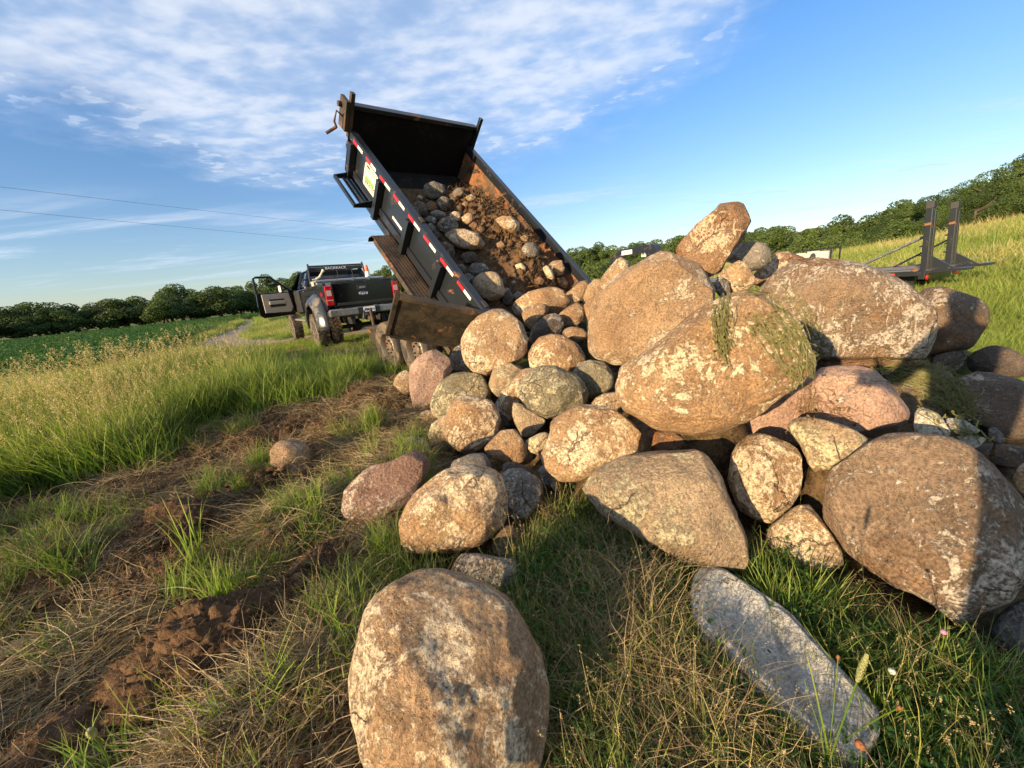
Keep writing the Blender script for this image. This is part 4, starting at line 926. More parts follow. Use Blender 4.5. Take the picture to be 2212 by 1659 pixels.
MB().box(-.915, .915, .06, 2.26, 1.12, 1.17).build('bed_deck', PL, truck)
MB().box(-.915, .915, 2.22, 2.28, 1.16, 1.72).build('bed_front', PT, truck, .008)
tg = MB().box(-.795, .795, -.03, .03, 1.06, 1.70).build('tailgate', PT, truck, .012)
MB().box(-.80, .80, -.045, .05, 1.705, 1.745).build('tailgate_cap', PL, tg, .01)
MB().box(-.74, .74, -.036, -.031, 1.13, 1.20).build('tailgate_step', PL, tg, .004)
MB().box(-.16, .12, -.042, -.031, 1.50, 1.62).build('tailgate_handle', PL, tg, .01)
MB().box(-.10, .06, -.050, -.043, 1.53, 1.58).build('latch', MATS['bumper_chrome'], tg, .006)
mb = MB(); mb.lathe([(.001, 0), (.115, 0), (.125, .006), (.125, .012)], axis=1, seg=28)
bd = mb.build('oval_badge', MATS['bumper_chrome'], tg); bd.scale = (1, 1, .42); bd.location = (-.02, -.043, 1.40)
mb = MB(); mb.lathe([(.001, 0), (.108, 0), (.108, .004)], axis=1, seg=28); bl = mb.build('badge_field', MATS['blue_print'], bd); bl.location = (0, -.003, 0)
text('Ford', .12, MATS['white_tape'], bd, Matrix.Translation((0, -.006, -.01)) @ Matrix.Rotation(PI / 2, 4, 'X') @ Matrix.Diagonal((1, 2.0, 1, 1)))
text('FX4', .15, MATS['red_tape'], truck, frame((-.984, .42, 1.45), (0, -1, 0), (0, 0, 1)))
# bumper
MB().prism([(-1.0, .86), (1.0, .86), (1.02, 1.0), (.98, 1.055), (-.98, 1.055), (-1.02, 1.0)], 1, -.22, -.06).build('rear_bumper', MATS['bumper_chrome'], truck, .03)
MB().box(-.30, .30, -.235, -.221, .87, 1.04).build('bumper_centre', PL, truck, .006)
pl = MB().box(-.155, .155, -.245, -.237, .885, 1.035).build('licence_plate', MATS['white_plastic'], truck, .003)
MB().box(-.15, .15, -.2475, -.2455, .889, .908).build('plate_band', MATS['blue_print'], pl)
text('EJB 954', .085, MATS['blue_print'], pl, frame((0, -.2475, .962), (1, 0, 0), (0, 0, 1)))
for s in (-1, 1):
    MB().box(s * .55 - .15, s * .55 + .15, -.225, -.07, 1.057, 1.068).build('bumper_tread', PL, truck)
    MB().box(min(s * .46, s * .38), max(s * .46, s * .38), -.05, 5.6, .62, .80).build('frame_rail', PL, truck)
MB().box(-.05, .05, -.35, .1, .68, .78).build('hitch_receiver', MATS['steel_brown'], truck)
MB().tube([(-.9, 1.2, .50), (.9, 1.2, .50)], .06, 10).build('rear_axle', MATS['steel_brown'], truck)
dm = MB(); dm.lathe([(.001, -.16), (.12, -.12), (.17, 0), (.12, .12), (.001, .16)], c=(0, 1.2, .50), axis=1, seg=18); dm.build('differential', MATS['steel_brown'], truck, smooth=True)
MB().tube([(.55, -.05, .72), (.55, .6, .72), (.5, 2.5, .7)], .05, 10).build('exhaust_pipe', MATS['steel_brown'], truck)
for s in (-1, 1):
    MB().box(min(s * .66, s * .72), max(s * .66, s * .72), .9, 1.5, .45, .62).build('leaf_spring', MATS['steel_brown'], truck)
for s in (-1, 1):
    wheel_parts(truck, (s * 1.06, 1.2, .48), .475, .31, .27, s, lugs=26, holes=0, spokes=8)
    wheel_parts(truck, (s * .70, 1.2, .48), .475, .31, .27, s, lugs=26, holes=0)
    wheel_parts(truck, (s * 1.02, 5.5, .48), .475, .31, .27, s, lugs=26, holes=0, spokes=10)
# cab
mb = MB()
mb.prism([(2.34, 1.0), (2.34, 1.74), (6.0, 1.72), (6.75, 1.58), (6.85, 1.0), (6.1, .98), (6.0, 1.2), (5.5, 1.36), (5.0, 1.2), (4.92, .98), (4.6, .92), (2.5, .92)], 0, -.95, .95)
mb.build('cab_body', PT, truck, .03)
def cab_sec(y, z, hw): return (y, z, hw)
low_ = [(-.95, 2.36, 1.745), (.95, 2.36, 1.745), (.95, 5.05, 1.745), (-.95, 5.05, 1.745)]
top_ = [(-.76, 2.52, 2.25), (.76, 2.52, 2.25), (.74, 4.25, 2.27), (-.74, 4.25, 2.27)]
MB().add([tuple(q) for q in low_ + top_], [(4, 5, 6, 7)] ).build('roof_skin', PT, truck)
rf = MB(); rf.add([(-.77, 2.50, 2.245), (.77, 2.50, 2.245), (.75, 4.28, 2.265), (-.75, 4.28, 2.265), (-.70, 2.56, 2.30), (.70, 2.56, 2.30), (.68, 4.15, 2.31), (-.68, 4.15, 2.31)],
                  [(0, 1, 2, 3), (4, 7, 6, 5), (0, 4, 5, 1), (1, 5, 6, 2), (2, 6, 7, 3), (3, 7, 4, 0)]); rf.build('roof', PT, truck, .02)
def bar(name, a, b, r, mat=PT, parent=truck, seg=6): return MB().tube([a, b], r, seg).build(name, mat, parent)
for i in range(4): bar('pillar', low_[i], top_[i], .055)
for s in (-1, 1):
    bar('pillar', (s * .95, 3.62, 1.745), (s * .76, 3.60, 2.25), .05)
    def q(y, z, off=0): t = (z - 1.745) / .505; return (s * (.95 - .19 * t + off), y, z)
    MB().add([q(2.55, 1.78, -.02), q(3.56, 1.78, -.02), q(3.56, 2.2, -.02), q(2.66, 2.2, -.02)], [(0, 1, 2, 3)]).build('window', MATS['glass_dark'], truck)
    if s > 0: MB().add([q(3.68, 1.78, -.02), q(4.9, 1.78, -.02), q(4.32, 2.2, -.02), q(3.68, 2.2, -.02)], [(0, 1, 2, 3)]).build('window', MATS['glass_dark'], truck)
    MB().box(min(s * .952, s * .962), max(s * .952, s * .962), 2.9, 3.06, 1.62, 1.65).build('door_handle', MATS['bumper_chrome'], truck)
MB().add([(-.88, 2.40, 1.80), (.88, 2.40, 1.80), (.72, 2.51, 2.20), (-.72, 2.51, 2.20)], [(0, 1, 2, 3)]).build('rear_window', MATS['glass_dark'], truck)
MB().add([(-.9, 5.02, 1.76), (.9, 5.02, 1.76), (.7, 4.30, 2.24), (-.7, 4.30, 2.24)], [(0, 1, 2, 3)]).build('windscreen', MATS['glass_dark'], truck)
for s in (-1, 1):
    MB().box(s * .5 - .25, s * .5 + .25, 3.7, 3.85, 1.2, 2.0).build('front_seat', MATS['tan_trim'], truck, .05)
MB().box(-.975, -.952, 3.68, 4.88, 1.0, 1.70).build('opening_shade_panel', PL, truck)  # black panel standing in for the shade inside the open doorway
MB().box(-1.10, -.93, 3.0, 4.9, .72, .78).build('running_board', MATS['aluminium'], truck, .01)
# open driver door: hinge at the front, swung out
hg = empty('driver_door', (-.97, 4.86, 0), (0, 0, math.radians(-76))); hg.parent = truck
dp = [(-1.18, 1.0), (-1.20, 1.30), (-1.16, 1.74), (0, 1.74), (0, 1.10), (-.08, .94), (-1.08, .92)]
MB().prism([(q[0], q[1]) for q in dp], 0, -.07, 0).build('door_shell', PT, hg, .012)
wf = [(-1.16, 1.72), (-1.13, 2.22), (-1.05, 2.26), (-.62, 2.25), (-.04, 1.74)]
MB().tube([(-.03, y, z) for y, z in wf], .038, 8).build('window_frame', PT, hg)
MB().prism([(-1.03, 1.08), (-1.03, 1.70), (-.16, 1.70), (-.10, 1.2), (-.2, 1.05)], 0, .001, .03).build('door_card', MATS['tan_trim'], hg, .02)
MB().prism([(-.84, 1.26), (-.84, 1.52), (-.36, 1.52), (-.33, 1.26)], 0, .031, .05).build('door_pocket', PL, hg, .01)
MB().box(.051, .09, -.86, -.34, 1.34, 1.46).build('armrest', MATS['tan_trim'], hg, .02)
mr = MB().box(-.42, -.20, -.28, -.22, 1.66, 1.98).build('mirror_housing', PL, hg, .02)
MB().box(-.40, -.22, -.290, -.281, 1.69, 1.96).build('mirror_glass', MATS['white_plastic'], mr, .004)
MB().tube([(-.03, -.12, 1.74), (-.22, -.2, 1.76)], .022, 8).build('mirror_arm', PL, mr)
# rack behind the cab
rk = MB(); 
for s in (-1, 1): rk.tube([(s * .86, 2.12, 1.74), (s * .84, 2.2, 1.95), (s * .80, 2.26, 2.40)], .028, 8)
rk.tube([(-.80, 2.26, 2.33), (.80, 2.26, 2.33)], .026, 8)
rack = rk.build('cab_rack', PL, truck)
MB().box(-.80, .80, 2.25, 2.27, 2.20, 2.30).build('rack_panel', PL, rack)
for x in (-.45, 0, .45): MB().tube([(x, 2.26, 1.78), (x, 2.26, 2.2)], .012, 6).build('rack_upright', PL, rack)
MB().tube([(-.84, 2.2, 1.95), (.84, 2.2, 1.95)], .012, 6).build('rack_rail', PL, rack)
text('BACKRACK', .105, MATS['white_plastic'], rack, frame((-.02, 2.245, 2.255), (1, 0, 0), (0, 0, 1)) @ Matrix.Diagonal((1.15, 1, 1, 1)))
# aluminium box lying across the truck bed, hose and cone
tb = MB().box(-.93, .93, .95, 1.65, 1.50, 1.80).build('toolbox_body', MATS['aluminium'], None, .012)
tb.parent = None
tbx = empty('truck_toolbox'); tbx.matrix_world = truck.matrix_basis.copy()
tb.parent = tbx; MB().box(-.96, .96, .92, 1.68, 1.802, 1.86).build('toolbox_lid', MATS['aluminium'], tbx, .012)
MB().box(-.98, -.965, 1.1, 1.4, 1.70, 1.84).build('end_latch', MATS['tan_trim'], tbx, .004)
for x in (.05, .5): MB().box(x - .03, x + .03, .912, .921, 1.76, 1.88).build('latch', MATS['bumper_chrome'], tbx)
tag(tbx, 'silver aluminium toolbox lying across the pickup bed', 'toolbox')
def on_truck(o): o.matrix_world = truck.matrix_basis @ Matrix.Translation(o.location); return o
hs = MB().tube([(-.95, 1.9, 1.95), (-1.10, 1.75, 1.93), (-1.17, 1.6, 1.84), (-1.12, 1.5, 1.72), (-.98, 1.45, 1.66), (-.9, 1.5, 1.64)], .022, 8).build('fuel_hose', PL); on_truck(hs)
tag(hs, 'black fuel hose looped over the left edge of the pickup bed', 'hose')
cn = empty('traffic_cone', (.55, 1.1, 1.862)); on_truck(cn); tag(cn, 'orange and white traffic cone standing on the silver toolbox', 'traffic cone')
MB().lathe([(.001, 0), (.075, 0), (.062, .16), (.001, .16)], axis=2, seg=18).build('white_sleeve', MATS['white_plastic'], cn, smooth=True)
MB().lathe([(.001, .161), (.060, .161), (.035, .34), (.001, .345)], axis=2, seg=18).build('cone_top', MATS['orange_cone'], cn, smooth=True)
nz = MB().tube([(0, 0, .04), (.10, .0, .09), (.18, 0, .20), (.24, 0, .27)], [.03, .03, .022, .045], 8)
nz.tube([(-.1, 0, .03), (0, 0, .04), (.05, .06, .05)], .018, 6); nzo = nz.build('fuel_nozzle', MATS['cream_paint']); nzo.location = (-.88, 1.15, 1.86); on_truck(nzo)
tag(nzo, 'pale fuel nozzle resting on the left end of the silver toolbox', 'nozzle')
ch = MB()
for k in range(10):
    t = k / 9; a = Vector((-.55 + .35 * t, .95 - .05 * t, 1.885 - .12 * t)); ch.tube([a + Vector((-.022, 0, 0)), a + Vector((0, .012 if k % 2 else -.012, .012)), a + Vector((.022, 0, 0)), a + Vector((0, 0, -.012)), a + Vector((-.022, 0, 0))], .006, 4, False)
cho = ch.build('chain', MATS['steel_brown']); on_truck(cho); tag(cho, 'short dark chain hanging over the silver toolbox lid', 'chain')

# ------------------------------------------------------------------ gooseneck flatbed trailer with standing ramps
FB_AZ = math.radians(-28)
fb = empty('flatbed_trailer', (8.40, 7.88, 0), (0, 0, -FB_AZ)); tag(fb, 'black gooseneck flatbed trailer with wooden deck and two upright ramps', 'trailer')
DK = .82; FW = 2.05; FL = 6.9      # local: X right, Y forward, origin at the rear left corner
for k in range(9):
    x0 = .08 + k * (FW - .16) / 9
    MB().box(x0 + .006, x0 + (FW - .16) / 9 - .006, .06, FL, DK - .05, DK).build('deck_plank', MATS['deck_wood'], fb, .004)
for x in (0, FW - .075):
    MB().box(x, x + .075, 0, FL, DK - .13, DK + .008).build('side_rail', K, fb, .005)
MB().tube([(-.03, .1, DK - .02), (-.03, FL, DK - .02)], .018, 6).build('rub_rail', MATS['bumper_chrome'], fb)
MB().box(0, FW, -.10, -.002, DK - .2, DK - .02).build('rear_beam', MATS['trailer_black'], fb, .006)
MB().box(-.008, -.001, .35, .95, DK - .14, DK - .06).build('red_reflector_strip', MATS['red_tape'], fb)
MB().box(-.008, -.001, .952, 1.4, DK - .14, DK - .06).build('white_reflector_strip', MATS['white_tape'], fb)
for x in (.12, FW - .12): MB().lathe([(.001, -.02), (.05, -.02), (.055, 0)], c=(x, -.102, DK - .17), axis=1, seg=14).build('tail_lamp', MATS['red_lens'], fb)
for k in range(8): MB().box(.08, FW - .08, .9 + k * .8, .98 + k * .8, DK - .16, DK - .051).build('deck_joist', K, fb)
for x in (.6, FW - .7): MB().box(x, x + .1, .2, FL + .2, DK - .42, DK - .161).build('main_beam', K, fb)
for y in (2.6, 3.5):
    for x, s in ((.16, -1), (FW - .16, 1)): wheel_parts(fb, (x, y, .38), .37, .22, .21, s)
def ramp(x):
    r = empty('ramp', (x, -.02, DK - .05), (math.radians(-3), 0, 0)); r.parent = fb
    Hh = 1.20; w = .28
    MB().box(-w / 2, -w / 2 + .10, -.05, .05, 0, Hh).build('ramp_beam', K, r, .006)
    MB().box(w / 2 - .10, w / 2, -.05, .05, 0, Hh - .05).build('ramp_beam', K, r, .006)
    MB().box(-w / 2 + .101, w / 2 - .101, -.02, .02, .02, Hh - .08).build('ramp_web', K, r)
    MB().box(-w / 2 + .02, -w / 2 + .16, -.06, .06, Hh + .002, Hh + .14).build('ramp_tip', PL, r, .006)
    for k in range(6):
        MB().box(-w / 2, w / 2, .051, .09, .12 + k * .18, .15 + k * .18).build('cleat', K, r)
    MB().prism([(0, .0), (-.42, .0), (0, .34)], 0, -.02, .02).build('ramp_foot', K, r)
    MB().box(-.18, .18, -.62, -.06, -.05, .0).build('ramp_shoe', K, r, .005)
    return r
ramp(.32); ramp(FW - .33)
MB().tube([(.32, .02, DK + .66), (.18, 1.3, DK)], .022, 6).build('ramp_brace', MATS['bumper_chrome'], fb)
MB().tube([(.40, .02, DK + .66), (.26, 1.3, DK)], .022, 6).build('ramp_brace', MATS['bumper_chrome'], fb)
MB().tube([(FW - .36, .02, DK + .55), (FW - .40, .9, DK)], .022, 6).build('ramp_brace', K, fb)
# gooseneck
gn = MB().prism([(FL, DK + .02), (FL + .05, DK + .80), (FL + .5, DK + 1.35), (FL + .62, DK + 1.43), (FL + 2.2, DK + 1.38), (FL + 2.75, DK + 1.10), (FL + 2.8, DK + .80), (FL + 2.7, DK + .78), (FL + 2.55, DK + .95), (FL + 2.1, DK + 1.10), (FL + 1.0, DK + 1.14), (FL + .75, DK + .85), (FL + .6, DK - .3), (FL, DK - .3)], 0, FW / 2 - .16, FW / 2 + .16)
neck = gn.build('gooseneck', K, fb, .01)
MB().tube([(FW / 2, FL + 2.72, DK - .05), (FW / 2, FL + 2.72, DK + 1.12)], .06, 10).build('coupler_post', K, neck)
mb = MB(); mb.box(FW / 2 - .168, FW / 2 - .161, FL + 1.55, FL + 2.1, DK + 1.17, DK + 1.33); mb.build('name_panel', MATS['white_plastic'], neck)
g = MB()
for k in range(6): g.box(FW / 2 - .172, FW / 2 - .169, FL + 1.60 + k * .08, FL + 1.63 + k * .08, DK + 1.20 + .02 * (k % 2), DK + 1.30)
g.build('dark_print', K, neck)
g = MB()
for k in range(4): g.prism([(FL + .85 + k * .06, DK + 1.0), (FL + .90 + k * .06, DK + 1.0), (FL + .875 + k * .06, DK + 1.12 + .03 * (k % 2))], 0, FW / 2 - .168, FW / 2 - .161)
g.build('white_emblem', MATS['white_plastic'], neck)
MB().box(FW / 2 - .5, FW / 2 + .5, FL - .5, FL - .05, DK + .002, DK + .55).build('front_toolbox', MATS['cream_paint'], fb, .01)
# power unit on the deck in a black cage
gs = empty('power_unit'); gs.matrix_world = fb.matrix_basis @ Matrix.Translation((.42, 1.7, DK + .002)) @ Matrix.Diagonal((.42, .8, 1.0, 1)); tag(gs, 'cream engine power unit in a black cage on the flatbed deck', 'generator')
cg = MB()
for x in (0, 1.1):
    for y in (0, 1.0): cg.box(x - .02, x + .02, y - .02, y + .02, 0, .60)
for z in (0, .58):
    for y in (0, 1.0): cg.box(.021, 1.079, y - .02, y + .02, z, z + .035)
    for x in (0, 1.1): cg.box(x - .02, x + .02, .021, .979, z + .001, z + .034)
cg.build('cage', K, gs)
MB().box(.06, .62, .08, .55, .30, .54).build('fuel_tank', MATS['cream_paint'], gs, .03)
MB().box(.08, .9, .10, .85, .04, .29).build('engine_block', MATS['rim_steel'], gs, .02)
MB().box(.55, 1.0, .06, .40, .06, .30).build('control_panel', MATS['cream_paint'], gs, .02)
mb = MB(); mb.box(.10, .90, .56, .95, .3, .52); mb.build('housing', MATS['cream_paint'], gs, .04)
bs = MB().box(-.01, .04, .30, .62, .26, .56).build('blower_box', MATS['cream_paint'], gs, .01)
MB().lathe([(.001, -.012), (.075, -.012), (.08, 0)], c=(-.012, .46, .44), axis=0, seg=18).build('air_inlet', PL, bs)
MB().box(-.02, .05, .72, .92, .08, .2).build('red_valve', MATS['red_tape'], gs, .01)
MB().box(.0, .04, .66, .95, .30, .54).build('side_cover', MATS['cream_paint'], gs, .02)
MB().box(.0, .04, .06, .27, .2, .50).build('side_cover', MATS['cream_paint'], gs, .03)
# ------------------------------------------------------------------ rocks
ICO = {}
def ico(n):
    if n not in ICO:
        bm = bmesh.new(); bmesh.ops.create_icosphere(bm, subdivisions=n, radius=1)
        ICO[n] = (np.array([v.co[:] for v in bm.verts]), np.array([[v.index for v in f.verts] for f in bm.faces])); bm.free()
    return ICO[n]
ROCKV = []      # world meshes for ray casting
def make_rock(outl, d, sub, pw, facets, squash, mat, label, seed, group='boulders in the unloaded pile', name='boulder', rough=1.0):
    """a stone of real thickness: outline at its distance, swelling away from it on both sides"""
    rs = np.random.default_rng(seed); c = (outl.max(0) + outl.min(0)) / 2
    dn = ray(*c); Cc = EYE + dn * d; dh = dn / np.linalg.norm(dn)
    e1 = np.cross(dh, [0, 0, 1]); e1 /= np.linalg.norm(e1); e2 = np.cross(e1, dh)
    P2 = []
    n = len(outl)
    for k in range(n):
        for t in np.linspace(0, 1, 6)[:-1]:
            q = outl[k] * (1 - t) + outl[(k + 1) % n] * t
            rr = ray(*q); Pw = EYE + rr * (((Cc - EYE) @ dh) / (rr @ dh)); P2.append(((Pw - Cc) @ e1, (Pw - Cc) @ e2))
    P2 = np.array(P2); th = np.arctan2(P2[:, 1], P2[:, 0]); R = np.hypot(P2[:, 0], P2[:, 1])
    o_ = np.argsort(th); th, R = th[o_], R[o_]
    T = np.linspace(-PI, PI, 361)[:-1]; RT = np.interp(T, th, R, period=2 * PI)
    sg = 3 if facets < 4 else 1.3; kk = np.arange(-15, 16); w = np.exp(-(kk / sg) ** 2); w /= w.sum()
    RT = sum(w[i] * np.roll(RT, kk[i]) for i in range(31))
    U, F = ico(sub); rho = np.hypot(U[:, 0], U[:, 1]); a = np.arctan2(U[:, 1], U[:, 0])
    Rv = np.interp(a, T, RT, period=2 * PI); z = U[:, 2]
    sc = 1 / (rho ** pw + np.abs(z) ** pw) ** (1 / pw)
    rm = math.sqrt(np.ptp(P2[:, 0]) * np.ptp(P2[:, 1])) / 2; cz = rm * squash
    rho_s = rho * sc
    Q = np.stack([np.cos(a) * Rv * rho_s, np.sin(a) * Rv * rho_s, z * sc * cz], 1)
    rim = rho_s > .93
    # flats: shave the swelling faces
    ang_ = facets >= 7
    for k in range(facets * 2 + 4):
        nv = rs.normal(size=3); nv[2] = abs(nv[2]) * (1.6 if k % 2 == 0 else .9) + .35; nv /= np.linalg.norm(nv)
        dd = Q @ nv; lim = max(dd.max() * (rs.uniform(.5, .74) if ang_ else rs.uniform(.64, .84)), dd[rim].max() * (.95 if ang_ else .98))
        ex = np.maximum(0, dd - lim); Q = Q - nv * (ex * (.98 if ang_ else .9))[:, None]
    q = Q / rm
    dsp = fbm(q * 1.3 + seed, 3, seed) * .075 + fbm(q * 3.5 + seed, 3, seed + 3) * .03
    if sub >= 5: dsp = dsp + (np.abs(fbm(q * 8 + seed, 4, seed + 7)) - .15) * -.03 * rough + fbm(q * 5, 4, seed + 11) * .03 + fbm(q * 20, 4, seed + 2) * .010 * rough
    if sub >= 4:            # small chipped flats all over
        for k in range(34):
            nv = rs.normal(size=3); nv /= np.linalg.norm(nv); nv = nv * np.array([1, 1, 1.0])
            dd = Q @ nv; ex = np.maximum(0, dd - dd.max() * rs.uniform(.90, .975)); Q = Q - nv * ex[:, None]
    if ang_: dsp = dsp * .55
    edge = np.clip(1 - rho_s, 0, 1) ** .5 * .8 + .3
    L = np.linalg.norm(Q, axis=1)[:, None] + 1e-9
    Q = Q + Q / L * (dsp * edge * rm)[:, None]
    Wd = Q[:, :1] * e1 + Q[:, 1:2] * e2 + Q[:, 2:] * (-dh)
    me = np_mesh(name, Wd, F, True); o = link(name, me, MATS[mat], None, Vector(Cc))
    tag(o, label, 'rock', group); ROCKV.append((Wd + Cc, F if sub < 6 else F))
    return o
for k, line in enumerate(ROCKS.strip().split('\n')):
    sup, mat, sub, pw, fc, sq, lab, ol = line.split('|'); o_ = conv(ol)
    if sup[0] == 'd': d = float(sup[1:])
    else:
        c = (o_.max(0) + o_.min(0)) / 2; d = (CAMH - float(sup)) / (.8 * np.ptp(o_[:, 1]) / 1660 - ray(*c)[2])
    make_rock(o_, d, int(sub), float(pw), int(fc), float(sq), mat, lab, 100 + k * 7)

# stones lying in the tipped bed
Tm = np.array(dump.matrix_basis)
def bedf(a, b, c): return Tm[:3, :3] @ np.array(TB(a, b, c)) + Tm[:3, 3]
bo = bedf(0, 0, 0); ba, bb, bc = (bedf(*v) - bo for v in ((1, 0, 0), (0, 1, 0), (0, 0, 1)))
def soil_h(a, b):
    h = .42 * np.exp(-(((a - 1.45) / .55) ** 2)) * sstep(b, -.1, .9) * (1 - sstep(b, 2.2, 3.1))
    return h + .16 * sstep(b, 0, .5) * (1 - sstep(b, 2.4, 3.0))
for k, line in enumerate(BEDROCKS.strip().split('\n')):
    mat, lab, ol = line.split('|'); o_ = conv(ol); c = (o_.max(0) + o_.min(0)) / 2; dn = ray(*c); d = 5.5
    for _ in range(8):
        rm = math.sqrt(np.ptp(o_[:, 0]) * np.ptp(o_[:, 1])) * d / FPX / 2
        Pn = EYE + dn * d; a_, b_ = (Pn - bo) @ ba, (Pn - bo) @ bb
        lift = rm * .55 + .8 * soil_h(a_, b_) + (.04 if 'dark' in lab else .08)
        d = ((bo + bc * lift - EYE) @ bc) / (dn @ bc)
        d = min(max(d, 3.9), 8.2)
    make_rock(o_, d, 5 if np.ptp(o_[:, 0]) > 45 else 4, 2.3, 2 + k % 3 + (4 if 'angular' in lab else 0), .85, mat, lab, 700 + k * 5, 'stones left in the tipped dump bed')

# soil and roots between them
na_, nb_ = 150, 260
ga, gb = np.meshgrid(np.linspace(.06, BW - .07, na_), np.linspace(.05, 3.15, nb_), indexing='ij')
gh = soil_h(ga, gb); q = np.stack([ga, gb, ga * 0], -1).reshape(-1, 3)
nz_ = fbm(q * 3.2, 4, 3).reshape(ga.shape) * .12 + (np.abs(fbm(q * 9, 4, 8)).reshape(ga.shape)) * .10 + fbm(q * 26, 3, 18).reshape(ga.shape) * .03
gh = gh * (.8 + nz_ * 2.0) + nz_ * .5 * sstep(gh, 0, .12) - .02 * (1 - sstep(gh, 0, .05))
Vs = bo + ga[..., None] * ba + gb[..., None] * bb + np.maximum(gh, .012)[..., None] * bc
ii, jj = np.meshgrid(np.arange(na_ - 1), np.arange(nb_ - 1), indexing='ij')
Fs = np.stack([ii * nb_ + jj, (ii + 1) * nb_ + jj, (ii + 1) * nb_ + jj + 1, ii * nb_ + jj + 1], -1).reshape(-1, 4)
so = link('bed_soil', np_mesh('bed_soil', Vs.reshape(-1, 3), Fs, True), MATS['soil']); tag(so, 'reddish brown soil and roots stuck in the tipped dump bed', 'soil', kind='stuff')
def strands(P0, D0, Ln, wd, nseg, rs, gravity=.0, curl=.35):
    """many thin ribbons. P0,D0 (n,3)"""
    n = len(P0); pts = [P0]; D = D0 / (np.linalg.norm(D0, axis=1)[:, None] + 1e-9)
    for s in range(nseg):
        D = D + rs.normal(size=(n, 3)) * curl + np.array([0, 0, -gravity]); D /= np.linalg.norm(D, axis=1)[:, None]
        pts.append(pts[-1] + D * (Ln / nseg)[:, None])
    pts = np.stack(pts, 1); side = np.cross(D0, rs.normal(size=(n, 3))); side /= np.linalg.norm(side, axis=1)[:, None] + 1e-9
    wv = np.linspace(1, .25, nseg + 1)[None, :, None] * wd[:, None, None] / 2
    A_, B_ = pts - side[:, None] * wv, pts + side[:, None] * wv
    V = np.stack([A_, B_], 2).reshape(-1, 3); base = np.arange(n)[:, None] * (2 * (nseg + 1)) + np.arange(nseg)[None] * 2
    F = np.stack([base, base + 1, base + 3, base + 2], -1).reshape(-1, 4)
    h = np.tile(np.repeat(np.linspace(0, 1, nseg + 1), 2), n); r = np.repeat(rs.uniform(0, 1, n), 2 * (nseg + 1))
    return V, F, {'h': h, 'r': r}
rs = np.random.default_rng(5)
n = 1500; aa = np.clip(rs.normal(1.4, .38, n), .15, BW - .15); b_ = rs.uniform(.15, 2.7, n); hh = soil_h(aa, b_)
P0 = bo + aa[:, None] * ba + b_[:, None] * bb + (hh + .02)[:, None] * bc
V, F, at_ = strands(P0, rs.normal(size=(n, 3)) + bc * .9, rs.uniform(.05, .22, n), rs.uniform(.004, .009, n), 5, rs, .12, .4)
tag(link('bed_roots', np_mesh('bed_roots', V, F, False, at_), MATS['root_brown']), 'tangled roots poking from the soil in the dump bed', 'roots', kind='stuff')

# the flat split stone in the front right, lying tilted on the grass
SLAB = conv('T 190,180 205,90 260,30 310,18 380,40 480,100 640,200 800,320 900,430 1020,560 1150,700 1250,800 1330,900 1335,1000 1230,1150 1160,1170 1050,1120 900,1000 780,900 640,760 520,650 400,520 260,400 205,320')
top = np.array([at_z(x, y, .14 + .0 * y) for x, y in SLAB]); cen = top.mean(0); ax = top[np.argmax(top[:, 1])] - top[np.argmin(top[:, 1])]; ax[2] = 0; ax /= np.linalg.norm(ax); sx = np.array([ax[1], -ax[0], 0])
loc2 = np.stack([(top - cen) @ sx, (top - cen) @ ax], 1); th = np.arctan2(loc2[:, 1], loc2[:, 0]); Rr = np.hypot(loc2[:, 0], loc2[:, 1]); o_ = np.argsort(th)
th2 = []; 
den_ = np.vstack([loc2[k] * (1 - t) + loc2[(k + 1) % len(loc2)] * t for k in range(len(loc2)) for t in np.linspace(0, 1, 9)[:-1]])
dth = np.arctan2(den_[:, 1], den_[:, 0]); dR = np.hypot(den_[:, 0], den_[:, 1]); oo = np.argsort(dth); dth, dR = dth[oo], dR[oo]
nr_, nt_ = 46, 320; tt = np.linspace(-PI, PI, nt_, endpoint=False); Rt = np.interp(tt, dth, dR, period=2 * PI)
rings = [(f, 0) for f in np.linspace(0.02, .97, nr_)] + [(1.0, -.012), (1.012, -.035), (1.005, -.08), (.97, -.13), (.9, -.16), (.5, -.17), (.02, -.17)]
Vv = []
for f, zoff in rings:
    x = np.cos(tt) * Rt * f; y = np.sin(tt) * Rt * f; p3 = np.stack([x, y, x * 0 + zoff], -1)
    zz = np.full(nt_, float(zoff))
    if zoff == 0:
        g = sstep(np.full(nt_, f), .45, .9)          # worn hollow inside a raised rim
        lowx = np.minimum(1, np.abs(f)) 
        zz = -.034 * (1 - g) + .010 * fbm(p3 * np.array([9, 4, 9]) + 3, 5, 4) + .022 * fbm(p3 * np.array([3.5, 1.6, 3]) + 8, 3, 6)
        crease = np.exp(-((x - .045 - .05 * np.sin(y * 7) - .10 * y) / .012) ** 2); zz = zz - .016 * crease * (f < .96)
        crease2 = np.exp(-((x + .09 - .03 * np.sin(y * 11)) / .008) ** 2) * (y < .1); zz = zz - .008 * crease2
        zz = zz - .012 * sstep(np.full(nt_, f), .88, .97)
    else: zz = zz + .006 * fbm(p3 * 16, 4, 2); x = x * (1 + .012 * fbm(p3 * 9, 3, 5)); y = y * (1 + .012 * fbm(p3 * 9, 3, 6))
    Vv.append(cen + x[:, None] * sx + y[:, None] * ax + zz[:, None] * np.array([0, 0, 1.0]))
Vv = np.vstack(Vv); nrg = len(rings); ii, jj = np.meshgrid(np.arange(nrg - 1), np.arange(nt_), indexing='ij'); j2 = (jj + 1) % nt_
Fv = np.stack([ii * nt_ + jj, (ii + 1) * nt_ + jj, (ii + 1) * nt_ + j2, ii * nt_ + j2], -1).reshape(-1, 4)
